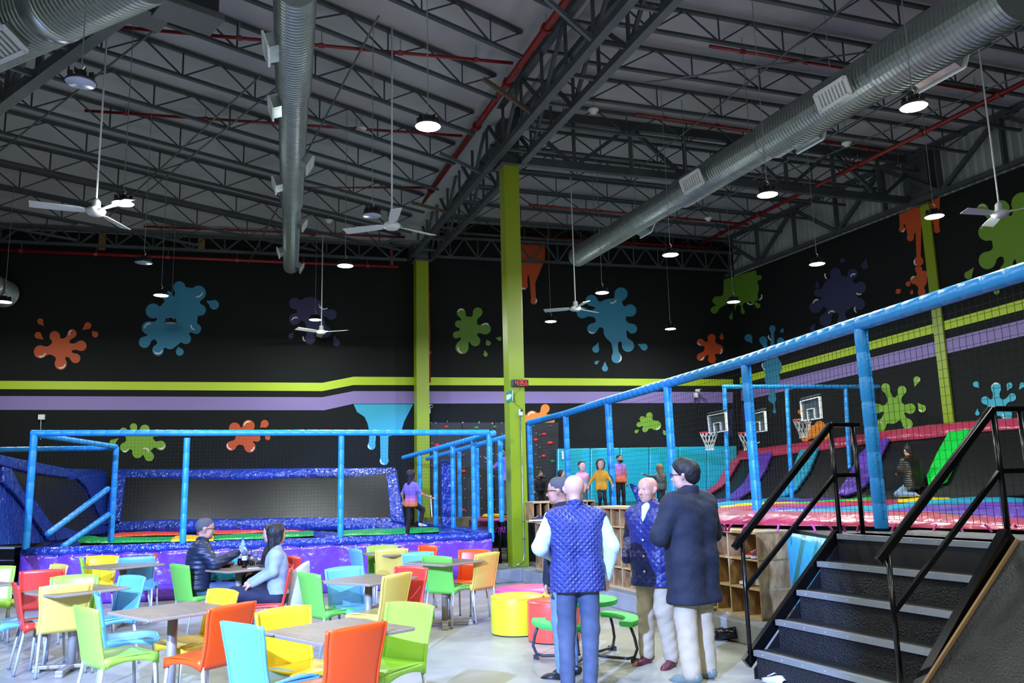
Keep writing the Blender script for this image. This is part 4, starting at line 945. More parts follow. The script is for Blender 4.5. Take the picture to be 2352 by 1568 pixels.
MB().bar(U_(SL[0]-UA*.0+SW*1.63, .2), U_(SL[4]+SW*1.63, ZP+.06), .07, .14).build('stringer', BLACKM, st)
rp = thing('rubber_ramp', R5, 'sloping black diamond rubber ramp at the right edge beside the stairs', 'ramp')
r0_, r1_ = SL[0]+SW*1.70-UA*.45, SL[4]+SW*1.70
P4 = [U_(r0_, -.1), U_(r1_, ZP+.02), U_(r1_+SW*2.4, ZP+.02), U_(r0_+SW*2.4, -.1)]
MB().prism([p-Vector((0, 0, .04)) for p in P4], (0, 0, .05)).build('ramp_surface', RUB, rp)
MB().bar(P4[0]+Vector((0, 0, 0)), P4[1], .02, .06).build('wooden_edge', M('bare_plywood_edge', '8a6c48', .7), rp)
def rail(label, p0, p1, ext, z0, z1, side):
    o = thing('stair_handrail', U_(p0, z0), label, 'handrail', 'stair handrails')
    H = .92
    a, b = U_(p0, z0+H), U_(p1, z1+H+.06); d = (b-a).normalized()
    MB().bar(a-d*.12, b, .045, .06).build('top_rail', BLACKM, o, bevel=.01)
    e = b+ext; MB().bar(b, e, .045, .04).build('top_rail', BLACKM, o, bevel=.008)
    MB().tube([U_(p0, z0-.1), a-Vector((0, 0, .02))], .019, 10).build('post', BLACKM, o, smooth=True)
    MB().tube([U_(p1, z1), b], .021, 10).build('post', BLACKM, o, smooth=True)
    MB().tube([U_(p1+ext*.8, z1), b+ext*.8], .021, 10).build('post', BLACKM, o, smooth=True)
    MB().bar(a-Vector((0, 0, .42)), b-Vector((0, 0, .46)), .03, .035).build('mid_rail', BLACKM, o)
    MB().bar(b-Vector((0, 0, .46)), b+ext*.8-Vector((0, 0, .46)), .03, .035).build('mid_rail', BLACKM, o)
rail('black metal handrail on the left side of the stairs, by the shoe rack', SL[0]-SW*.03-UA*.02, SL[4]-SW*.0+UA*.03, EX*.32, .228, ZP, 0)
rail('black metal handrail on the right side of the stairs, by the ramp', SL[0]+SW*1.5-UA*.02, SL[4]+SW*1.6+UA*.03, EX*.34, .228, ZP, 1)
# ---------------------------------------------------------------- concrete kerb under racks and column
kerb = struct_e('trim_1', RK)
kf = RK-FD*.9-EX*.18
MB().prism([U_(kf, 0), U_(kf+FD*7.3, 0), U_(kf+FD*7.3-EX*.6, 0), U_(kf+FD*8.4-EX*.6, 0), U_(kf+FD*8.4+EX*1.2, 0), U_(kf+EX*1.2, 0)], (0, 0, .22)).build('kerb', CONC2, kerb, bevel=.015)
# ---------------------------------------------------------------- shoe racks
OSB = M('osb_board', 'b08a58', .65, 0, (40, .2, .005), (14, .4, '7c5731', (1, 1, .45)))
OSBE = M('osb_cut_edge', 'c2a678', .7, 0, None, (30, .2))
def rack(label, c, along, dep, L, z0, z1, rows, cols, depth=.38):
    """c: front corner nearest the camera; along: unit vector of the front; dep: unit vector into the rack"""
    o = thing('shoe_rack', U_(c, z0), label, 'shoe rack', 'chipboard shoe racks'); t = .018
    up = Vector((0, 0, 1))
    def pan(nm, a, u, v, w, m=OSB): MB().prism([a, a+u, a+u+v, a+v], w).build(nm, m, o)
    A = U_(c, z0); H = z1-z0
    pan('side_panel', A, dep*depth, up*H, along*t); pan('side_panel', A+along*(L-t), dep*depth, up*H, along*t)
    pan('top_panel', A+up*(H-t)-dep*.012, along*L, dep*(depth+.02), up*(t*1.6), OSBE); pan('bottom_panel', A+up*0+dep*.002, along*L, dep*depth, up*t*1.6, OSBE)
    pan('back_panel', A+dep*(depth-.01), along*L, up*H, dep*.01)
    for r in range(1, rows): pan('shelf', A+up*(H*r/rows)+dep*.004, along*L, dep*(depth-.02), up*t, OSBE)
    for k in range(1, cols): pan('divider', A+along*(L*k/cols-t/2)+dep*.008, dep*(depth-.03), up*H, along*t)
    for k in range(1, cols): pan('divider_edge', A+along*(L*k/cols-t/2)+dep*.004, dep*.006, up*H, along*t, OSBE)
    return o
rack('large chipboard shoe rack beside the stairs, three rows high', RK, FD, EX, 2.12, .22, 1.10, 3, 8, .45)
rack('tall chipboard shoe rack behind the two men, four rows high', RK+FD*2.25, FD, EX, 1.55, .22, 1.30, 4, 6)
rack('lower chipboard shoe rack right of the clock column, three rows', RK+FD*3.95, FD, EX, 2.2, .22, .99, 3, 8)
rack('upper chipboard shoe rack with narrow slots behind the bald man', Vector((1.38, 14.74, 0)), -EX, EY, 1.16, 1.0, 1.34, 1, 8)
# ---------------------------------------------------------------- shoes
def shoe(label, p, rz, body, sole, s=1.0, group=None, acc=None):
    o = thing('sports_shoe', p, label, 'shoe', group, rz)
    secs = [(-.13, .032, .05), (-.09, .038, .085), (-.03, .036, .075), (.03, .042, .055), (.09, .045, .04), (.13, .03, .028), (.145, .01, .02)]
    def loft(z0, k):
        G = []
        for x, w_, h in secs:
            row = []
            for i in range(9):
                t = math.pi*i/8; row.append((x*s, w_*k*math.cos(t)*s, (z0+(h-z0)*math.sin(t)**.6 if k == 1 else z0*math.sin(t))*s))
            G.append(row)
        return G
    MB().grid(loft(.018, 1), 7, 9).build('shoe_upper', M('shoe_'+body, body, .6), o, smooth=True, world=False)
    mb = MB(); top = [(x*1.03*s, w_*1.12*s*sd, .022*s) for sd in (1,) for x, w_, h in secs]+[(x*1.03*s, -w_*1.12*s, .022*s) for x, w_, h in secs[::-1]]
    mb.prism([(x, y, 0) for x, y, z in top], (0, 0, .024*s)).build('shoe_sole', M('shoe_'+sole, sole, .6), o, world=False)
    mb = MB()
    for i in range(4): mb.tube([(.0+.02*i, -.022, .072-.008*i), (.0+.02*i, 0, .082-.01*i), (.0+.02*i, .022, .072-.008*i)], .0035, 5)
    mb.build('laces', M('shoe_'+(acc or 'eeeeee'), acc or 'eeeeee', .6), o, world=False)
    return o
def inrack(s, row, h, z0=.22, dep=.14): return U_(RK+FD*s+EX*dep, z0+row*h+.03)
hr = .88/3
shoe('red and blue sports shoe in the rack top row, left of its pair', inrack(.22, 2, hr), A19+math.pi, 'b02a3a', 'd8dde8', 1, 'shoes in the rack')
shoe('red and blue sports shoe in the rack top row, right of its pair', inrack(.10, 2, hr), A19+math.pi, '2a3a88', 'd8dde8', 1, 'shoes in the rack')
shoe('white sports shoe alone in the middle row of the stair rack', inrack(.34, 1, hr), A19+math.pi*.6, 'd4d8dc', 'e8e8ea', 1, 'shoes in the rack')
shoe('yellow soled dark shoe in the bottom row, left one', inrack(.96, 0, hr, .22, .05), A19+math.pi, '33407a', 'e6d82a', 1, 'shoes in the rack')
shoe('yellow soled dark shoe in the bottom row, right one', inrack(.86, 0, hr, .22, .05), A19+math.pi, '33407a', 'e6d82a', 1, 'shoes in the rack')
shoe('navy shoe with white sole at the left end of the upper rack', Vector((.36, 14.38, 1.03)), A19+math.pi, '1c2246', 'e4e6ea', 1, 'shoes in the rack')
# black boots lying by the kerb
bt_ = thing('black_boot', pz(1690, 1465, .05), 'black rubber boot lying on the floor against the kerb', 'boot')
a = pz(1722, 1466, .05); b = pz(1660, 1452, .06); MB().tube([a, a.lerp(b, .3), a.lerp(b, .7), b], [.05, .045, .055, .06], 14).build('boot_shaft', BLACKM, bt_, smooth=True)
MB().ball(b, .07, 12, 8, (1.3, 1, .75)).build('boot_foot', BLACKM, bt_, smooth=True)
bt_ = thing('black_boot', pz(1670, 1455, .12), 'second black rubber boot lying behind the first by the kerb', 'boot')
a = pz(1692, 1452, .10); b = pz(1645, 1456, .06); MB().tube([a, a.lerp(b, .5), b], [.06, .05, .06], 14).build('boot_shaft', BLACKM, bt_, smooth=True)
MB().ball(b, .07, 12, 8, (1.3, 1, .75)).build('boot_foot', BLACKM, bt_, smooth=True)
# black steps at the far left
so = thing('black_steps', pz(0, 1350, .3), 'black steps with white edges at the left end of the purple skirt', 'steps')
for i, y in enumerate((1258, 1285, 1311, 1362)):
    z = [.80, .60, .40, .12][i]; a = pz(-60, y, z); b = pz(34, y, z)
    MB().prism([a-Vector((0, 0, .19)), b-Vector((0, 0, .19)), b, a], (0, .5, 0)).build('step', FRM, so); MB().bar(a-Vector((0, .01, 0)), b-Vector((0, .01, 0)), .02, .03).build('step_edge', WHITE, so)
# ================================================================= cafe furniture
CH = {'lime': M('lime_plastic', '9bd845', .32, spec=.5), 'blue': M('blue_plastic', '66addb', .32), 'yellow': M('yellow_plastic', 'e8c024', .32), 'orange': M('orange_plastic', 'ec5014', .32),
      'red': M('red_plastic', 'd43c2c', .32), 'green': M('green_plastic', '72c44c', .32), 'sand': M('sand_yellow_plastic', 'dac05a', .32), 'teal': M('teal_plastic', '27a0b4', .32)}
def make_chair(colour, label, nm='cafe_chair'):
    m = CH[colour]; r = thing(nm, (0, 0, 0), label, 'chair', 'plastic cafe chairs round the tables')
    # backrest: curved shell, waisted, leaning back; seat faces +X
    G = []; NU, NV = 11, 13
    prof = lambda v: (-.185-.02*math.sin(v*math.pi)*1.2-.085*v**2.2, .385+.435*v)
    for j in range(NV):
        v = j/(NV-1); x0, z0 = prof(v); hw = .205-.012*math.sin(math.pi*min(1, v*1.3))+.01*v
        row = []
        for i in range(NU):
            u = -1+2*i/(NU-1); sag = -.028*(1-u*u)*(.5+.5*v)
            row.append((x0+sag, u*hw, z0+.012*(1-abs(u)**3)*(v > .99)))
        G.append(row)
    MB().grid(G, NV, NU).build('backrest', m, r, smooth=True, solid=.010, world=False)
    for s in (-1, 1):
        MB().tube([(G[j][-1 if s > 0 else 0][0]+.004, G[j][-1 if s > 0 else 0][1], G[j][0][2]) for j in range(NV)], [.014]*NV, 6).build('back_rim', m, r, smooth=True, world=False)
    S = []
    for i in range(11):
        x = -.20+.42*i/10; row = []
        for j in range(9):
            y = -.21+.42*j/8; yy = y*(1-.03*(i/10)); dip = -.018*math.exp(-((x+.02)/.13)**2)*math.cos(y/.21*math.pi/2); roll = -.02*max(0, (i-8)/2)**2
            row.append((x, yy, .452+dip+roll+.008*math.sin(i/10*math.pi)))
        S.append(row)
    MB().grid(S, 11, 9).build('seat', m, r, smooth=True, solid=.012, world=False)
    # apron: arched sides and front
    def arch(p, q, n=8, h0=.075, h1=.032):
        mb = MB(); P = []
        for i in range(n+1):
            t = i/n; a = Vector(p).lerp(Vector(q), t); h = h1+(h0-h1)*abs(2*t-1)**2.2; P.append([a, a-Vector((0, 0, h))])
        return mb.grid(P, n+1, 2)
    for nm_, p, q in (('seat_side', (-.19, -.205, .455), (.215, -.20, .445)), ('seat_side', (-.19, .205, .455), (.215, .20, .445)), ('seat_front', (.215, -.2, .445), (.215, .2, .445))):
        arch(p, q).build(nm_, m, r, smooth=True, solid=.016, world=False)
    for sx, sy in ((1, 1), (1, -1), (-1, 1), (-1, -1)):
        a = (.19 if sx > 0 else -.18, .185*sy, .43); b = (.225 if sx > 0 else -.25, .205*sy, .012)
        MB().tube([a, b], [.0135, .012], 10).build('leg', ALU, r, smooth=True, world=False)
        MB().tube([(b[0], b[1], .014), (b[0], b[1], 0)], .014, 8).build('leg_cap', M('grey_rubber', '555a60', .7), r, world=False)
    return r
TW = M('grey_brown_table_wood', '82705c', .4, 0, None, (6, .25, '655441', (1, 14, 1))); TWE = M('table_edge', '8f8273', .4)
TPOST = M('table_post_metal', '9a968e', .45, .25); 
def make_table(label):
    r = thing('cafe_table', (0, 0, 0), label, 'table', 'square cafe tables')
    MB().box((0, 0, .74), (.705, .705, .022)).build('tabletop', TW, r, bevel=.009, seg=3, world=False)
    for i in range(4):
        a = i*math.pi/2; MB().box((.352*math.cos(a), .352*math.sin(a), .738), (.012, .69, .022), a).build('edge_band', TWE, r, bevel=.005, world=False)
    MB().box((0, 0, .715), (.36, .36, .02)).build('support_plate', TPOST, r, world=False)
    MB().tube([(0, 0, .03), (0, 0, .71)], .038, 16).build('post', TPOST, r, smooth=True, world=False)
    for a in (math.pi/4, -math.pi/4):
        d = Vector((math.cos(a), math.sin(a), 0)); n = Vector((-d.y, d.x, 0))
        mb = MB(); mb.prism([-d*.33-n*.035+Vector((0, 0, .03)), d*.33-n*.035+Vector((0, 0, .03)), d*.33+n*.035+Vector((0, 0, .03)), -d*.33+n*.035+Vector((0, 0, .03))], (0, 0, .035))
        for s in (-1, 1): mb.box(d*.30*s+Vector((0, 0, .017)), (.07, .07, .034), a)
        mb.build('foot', TPOST, r, bevel=.008, world=False)
    return r
protoc = {}
def place(o, loc, rz, label=None):
    o.location = loc; o.rotation_euler = (0, 0, rz)
    if label: o['label'] = label
def chair(colour, px, head, label):
    """px: middle of the backrest's top edge in the photo (0.82 m above the floor)"""
    if colour not in protoc:
        c = make_chair(colour, label); protoc[colour] = c; note_kids(c)
    else: c = copy_tree(protoc[colour])
    h = math.radians(head); p = pz(*px, .82); place(c, (p.x+.285*math.cos(h), p.y+.285*math.sin(h), 0), h, label)
    return c
tabproto = None
def table(cx, cy, ang, label):
    global tabproto
    if tabproto is None: tabproto = make_table(label); note_kids(tabproto); t = tabproto
    else: t = copy_tree(tabproto)
    place(t, (cx, cy, 0), math.radians(ang), label); return t
def ctr(*ps): 
    v = [pz(x, y, .75) for x, y in ps]; return sum(v, Vector())/len(v)
tc = {}
for key, pts, ang, lab in [('T1', [(250, 1404), (545, 1395)], -41, 'brown grained table second nearest, left of the orange and light blue chairs'), ('T2', [(600, 1452), (951, 1437)], -43, 'nearest brown table in front, orange chair before it'),
                           ('T4', [(736, 1335), (954, 1323)], -33, 'table between sand yellow chair and lime chair in the centre'), ('T3', [(59, 1357), (288, 1349)], -35, 'pale table behind the pale yellow chair on the left'),
                           ('T6', [(947, 1291), (1094, 1286)], -40, 'table farthest right, green chair before it'), ('T5', [(831, 1270), (967, 1266.5)], -38, 'farthest table by the purple skirt, right of the seated woman'),
                           ('T7', [(480, 1307), (616, 1299)], -40, 'table with bottles and glasses where two people sit')]:
    c = ctr(*pts); tc[key] = c; table(c.x, c.y, ang, lab)
table(-5.05, 10.95, -36, 'far left table by the purple skirt, yellow chair behind it'); table(-5.78, 8.95, -36, 'table cut by the left edge of the photo')
CHL = [
 ('blue', (548, 1433), 52, 'light blue chair nearest the camera, back to the left'), ('orange', (826, 1438), 137, 'bright orange chair at the bottom, right side of the nearest table'),
 ('lime', (945, 1386), 236, 'pale lime chair facing the camera behind the nearest table'), ('yellow', (648, 1397), 317, 'yellow chair behind the nearest table, left'),
 ('lime', (190, 1395), 47, 'lime chair in the left foreground seen from the side'), ('blue', (220, 1364), 26, 'light blue chair behind the left foreground lime chair'),
 ('orange', (539, 1389), 150, 'orange chair to the right of the second nearest table'), ('yellow', (517, 1355), 231, 'yellow chair behind the second nearest table'),
 ('red', (31, 1341), 36, 'red chair at the left edge turned sideways'), ('sand', (154, 1343), 125, 'large pale yellow chair on the left seen from behind'),
 ('lime', (172, 1322), 295, 'mint green chair behind the pale table on the left'), ('blue', (308, 1323), 237, 'pale cyan chair right of the pale table on the left'),
 ('red', (97, 1310), 116, 'dark red chair at the left, back towards the pale table'), ('sand', (140, 1297), 232, 'small yellow chair far left in front of the purple skirt'),
 ('lime', (-14, 1302), 300, 'lime chair cut by the left edge of the photo'), ('blue', (-30, 1342), 40, 'blue chair at the left edge of which the seat shows'),
 ('lime', (184, 1282), 25, 'thin lime chair edge at the far left table'), ('yellow', (238, 1277), 268, 'yellow chair before the purple skirt, behind the far left table'),
 ('blue', (314, 1280), 104, 'square backed blue chair at the far left table'), ('red', (360, 1272), 204, 'narrow red chair edge beside the blue far left chair'),
 ('green', (408, 1297), 48, 'green chair of the seated man'), ('red', (672, 1300), 193, 'pink red chair under the seated woman'),
 ('teal', (512, 1282), 312, 'teal chair with a backpack, beyond the bottle table'), ('red', (672, 1279), 228, 'chair of the person in black behind the seated woman'),
 ('green', (705, 1317), 42, 'green chair left of the centre table'), ('blue', (788, 1303), 310, 'blue chair behind the centre table, with a shadow arc'),
 ('red', (947, 1302), 237, 'coral red chair behind the centre table'), ('sand', (917, 1318), 150, 'sand yellow chair right of the centre table, side on'),
 ('blue', (812, 1261), 32, 'blue chair left of the farthest table'), ('lime', (877, 1253), 290, 'lime chair right against the purple skirt'),
 ('sand', (900, 1261), 106, 'mustard yellow chair in front of the farthest table'), ('orange', (986, 1253), 222, 'small orange chair right of the farthest table'),
 ('blue', (958, 1269), 302, 'light blue chair behind the right hand far table'), ('orange', (1091, 1263), 250, 'orange chair behind the right hand far table'),
 ('green', (1000, 1278), 58, 'green chair in front of the right hand far table'), ('sand', (1122, 1270), 140, 'golden yellow chair nearest the lime column')]
chairs = [chair(*c) for c in CHL]

# ---------------------------------------------------------------- ottomans
def ottoman(px, z, r, label, mat):
    c = pz(*px, z); c.z = 0
    o = thing('round_ottoman', c, label, 'ottoman', 'round vinyl ottomans')
    h = z
    MB().lathe([(r*.99, .012), (r, .03), (r*1.005, h*.5), (r, h-.03), (r*.985, h-.012)], 40, c).build('side_cover', mat, o, smooth=True)
    MB().lathe([(r*.985, h-.014), (r*.95, h+.002), (r*.6, h+.012), (.001, h+.016)], 40, c).build('top_cover', mat, o, smooth=True)
    MB().tube([c+Vector((r*.99*math.cos(t), r*.99*math.sin(t), h-.012)) for t in [i*math.pi/20 for i in range(40)]], .006, 6, closed=True).build('piping', mat, o, smooth=True)
    MB().lathe([(r*.96, 0), (r*.97, .02)], 40, c).build('base_ring', FRM, o)
def ov(n, c): return M(n, c, .3, 0, (6, .12, .01), None, .5)
ottoman((1187, 1366), .41, .30, 'big yellow round ottoman in front', ov('ottoman_yellow', 'd8cf2a'))
ottoman((1270, 1378), .41, .28, 'coral red round ottoman beside the yellow one', ov('ottoman_coral', 'e2503c'))
ottoman((1301, 1361), .41, .28, 'second yellow ottoman, partly behind the bald man', ov('ottoman_yellow2', 'd8c820'))
ottoman((1216, 1349), .38, .42, 'wide pink ottoman behind the others', ov('ottoman_pink', 'f05a8c'))
# ---------------------------------------------------------------- children's picnic table
GT = M('green_table_plastic', '44cc5c', .35); KM = M('picnic_frame_metal', '45454f', .45, .4)
kc = pz(1343, 1373, .555); kc.z = 0; kt = thing('round_picnic_table', kc, 'small round green picnic table with curved benches beside the ottomans', 'picnic table')
MB().lathe([(.001, .555), (.30, .555), (.312, .548), (.315, .53), (.305, .505), (.001, .505)], 40, kc).build('tabletop', GT, kt, smooth=False)
def bench(a0, a1):
    G = []
    n = 16
    for i in range(n+1):
        t = math.radians(a0+(a1-a0)*i/n); u = Vector((math.cos(t), math.sin(t), 0)); e = .5 if i in (0, n) else 1
        G.append([kc+u*r+Vector((0, 0, z)) for r, z in ((.38, .325), (.37, .35), (.38, .372), (.51, .372), (.52, .35), (.51, .325), (.38, .325))])
    mb = MB().grid(G, n+1, 7); k = 7
    mb.f.append(tuple(range(6))); mb.f.append(tuple(n*7+j for j in range(6))[::-1])
    mb.build('curved_bench', GT, kt, smooth=False)
bench(170, 262); bench(-38, 62)
for a in (176, 250, -28, 52):
    t = math.radians(a); u = Vector((math.cos(t), math.sin(t), 0))
    pts = [kc+u*r+Vector((0, 0, z)) for r, z in ((.45, .325), (.49, .22), (.51, .12), (.48, .05), (.42, .03), (.25, .03), (.06, .04))]
    MB().tube(pts, .014, 8).build('bent_leg', KM, kt, smooth=True)
    v = Vector((-u.y, u.x, 0)); b = kc+u*.46
    MB().prism([b-v*.05, b+v*.05, b+u*.05+Vector((0, 0, .0)), ], (0, 0, .04)).build('foot_plate', KM, kt)
for a in (35, 215, 125, 305):
    t = math.radians(a); u = Vector((math.cos(t), math.sin(t), 0)); MB().tube([kc+u*.18+Vector((0, 0, .505)), kc+u*.12+Vector((0, 0, .03))], .012, 8).build('table_leg', KM, kt, smooth=True)
# green disc at the bottom edge: a second green table top
c = pz(2000, 1590, .555); c.z = 0; o = thing('round_picnic_table', c+Vector((0, -.18, 0)), 'lime round table top just showing at the bottom edge by the stairs', 'picnic table')
c = c+Vector((0, -.18, 0))
MB().lathe([(.001, .555), (.30, .555), (.312, .548), (.315, .53), (.305, .505), (.001, .505)], 40, c).build('tabletop', CH['lime'], o)
MB().tube([c+Vector((0, 0, 0)), c+Vector((0, 0, .51))], .03, 10).build('leg', KM, o)
MB().lathe([(.001, .03), (.2, .02), (.22, 0)], 24, c).build('base', KM, o)
# white shoe at the bottom
shoe('white shoe left on the floor at the foot of the stairs', pz(1780, 1569, .01), 2.0, 'dadde2', 'c0c4cc', .9)
# ---------------------------------------------------------------- things on the bottle table
COLA = M('cola', '180806', .12, 0, None, None, .6); CAPW = M('cap', 'cfd6e6', .4); LBL = M('bottle_label', 'b8bcc8', .5)
GL = M('clear_glass', 'e8f0ff', .05); 
b = GL.node_tree.nodes['Principled BSDF']; b.inputs['Transmission Weight'].default_value = .9; b.inputs['IOR'].default_value = 1.3
TT = .752
def bottle(px, label):
    c = pz(*px, TT); o = thing('soda_bottle', c, label, 'bottle', 'soda bottles on the table')
    MB().lathe([(.001, 0), (.028, .002), (.032, .03), (.027, .07), (.032, .11), (.031, .15)], 18, c).build('bottle_body', COLA, o, smooth=True)
    MB().lathe([(.031, .15), (.022, .18), (.012, .205), (.012, .22)], 18, c).build('bottle_neck', GL, o, smooth=True)
    MB().lathe([(.0325, .085), (.0325, .14)], 18, c).build('label', LBL, o); MB().lathe([(.014, .215), (.014, .235), (.001, .236)], 14, c).build('cap', CAPW, o)
bottle((551, 1298), 'dark soda bottle on the left of the pair'); bottle((561, 1303), 'dark soda bottle on the right, slightly nearer')
def wglass(px, label):
    c = pz(*px, TT); o = thing('wine_glass', c, label, 'glass', 'stemmed glasses on the table')
    MB().lathe([(.001, .002), (.032, .003), (.032, .006), (.005, .012), (.004, .085), (.012, .1), (.026, .12), (.03, .15), (.026, .19), (.025, .19), (.028, .15), (.024, .122), (.001, .104)], 18, c).build('glass_bowl', GL, o, smooth=True)
    MB().lathe([(.001, .106), (.018, .113), (.0245, .13), (.001, .131)], 16, c).build('drink', COLA, o, smooth=True)
wglass((573, 1298), 'stemmed glass nearer the bottles'); wglass((587, 1303), 'stemmed glass with red drink')
o = thing('purse', pz(505, 1303, TT), 'plum coloured flat purse on the left of the bottle table', 'purse')
MB().box(pz(505, 1303, TT)+Vector((0, .03, .025)), (.24, .1, .045), .2).build('purse_body', M('plum_leather', '4a1c38', .45), o, bevel=.018, seg=3)
MB().box(pz(505, 1303, TT)+Vector((0, .03, .05)), (.22, .012, .006), .2).build('zip', ALU, o)
o = thing('sunglasses', pz(568, 1300, TT), 'black sunglasses and napkin lying beside the glasses', 'sunglasses')
q = pz(570, 1299, TT)
for s in (-1, 1): MB().ball(q+Vector((s*.033, .02, .022)), .024, 10, 6, (1, .4, .8)).build('lens', BLACKM, o, smooth=True)
MB().tube([q+Vector((-.055, .02, .03)), q+Vector((.055, .02, .03))], .004, 5).build('bridge', BLACKM, o)
for s in (-1, 1): MB().tube([q+Vector((s*.055, .02, .028)), q+Vector((s*.06, .14, .01))], .004, 5).build('temple', BLACKM, o)
o = MB().box(pz(582, 1305, TT)+Vector((0, 0, .003)), (.13, .1, .004), .4).build('paper_napkin', M('napkin_white', 'd8dcea', .8)); tag(o, 'white paper napkin under the stemmed glasses', 'napkin')
# backpack hanging behind the teal chair
_c = chairs[22].location; q = Vector((_c.x+.16, _c.y+.16, 0)); o = thing('backpack', q+Vector((0, 0, .45)), 'black backpack with pale strap hanging on the teal chair', 'backpack')
MB().ball(q+Vector((.02, .03, .62)), .17, 16, 10, (.8, .6, 1.25)).build('bag_body', M('bag_black', '15171c', .7, 0, (20, .3)), o, smooth=True)
MB().tube([q+Vector((-.1, -.02, .8)), q+Vector((.0, -.06, .86)), q+Vector((.1, -.06, .78)), q+Vector((.15, -.05, .6)), q+Vector((.16, -.02, .45))], .022, 8).build('strap', M('bag_strap', 'b8b4a4', .8), o, smooth=True)
# white puffer vest over the woman's chair
q = pz(676, 1300, .80); o = thing('puffer_vest', q, 'white quilted puffer vest hung over the seated woman\'s chair back', 'vest')
G = []
for i in range(17):
    t = i/16; row = []
    for j in range(15):
        s = j/14; a = math.pi*(1.25*s-.12)
        rx, ry = (.16+.02*math.sin(t*math.pi)), .23
        z = .05-.50*t
        puff = .012*abs(math.sin(t*math.pi*7))
        row.append(q+Vector(((rx*.55+puff)*math.sin(a)+.05-.03*t, -(ry+puff)*math.cos(a)*.95, z-.08*(1-math.sin(max(0, min(math.pi, a))))*(1-t))))
    G.append(row)
MB().grid(G, 17, 15).build('quilted_shell', M('vest_white', 'c9d4de', .6, 0, (14, .2)), o, smooth=True, solid=.03)
MB().ball(q+Vector((-.03, -.16, -.03)), .06, 12, 8, (.5, 1.0, 1.5)).build('red_lining', M('lining_red', 'a8202c', .7), o, smooth=True)
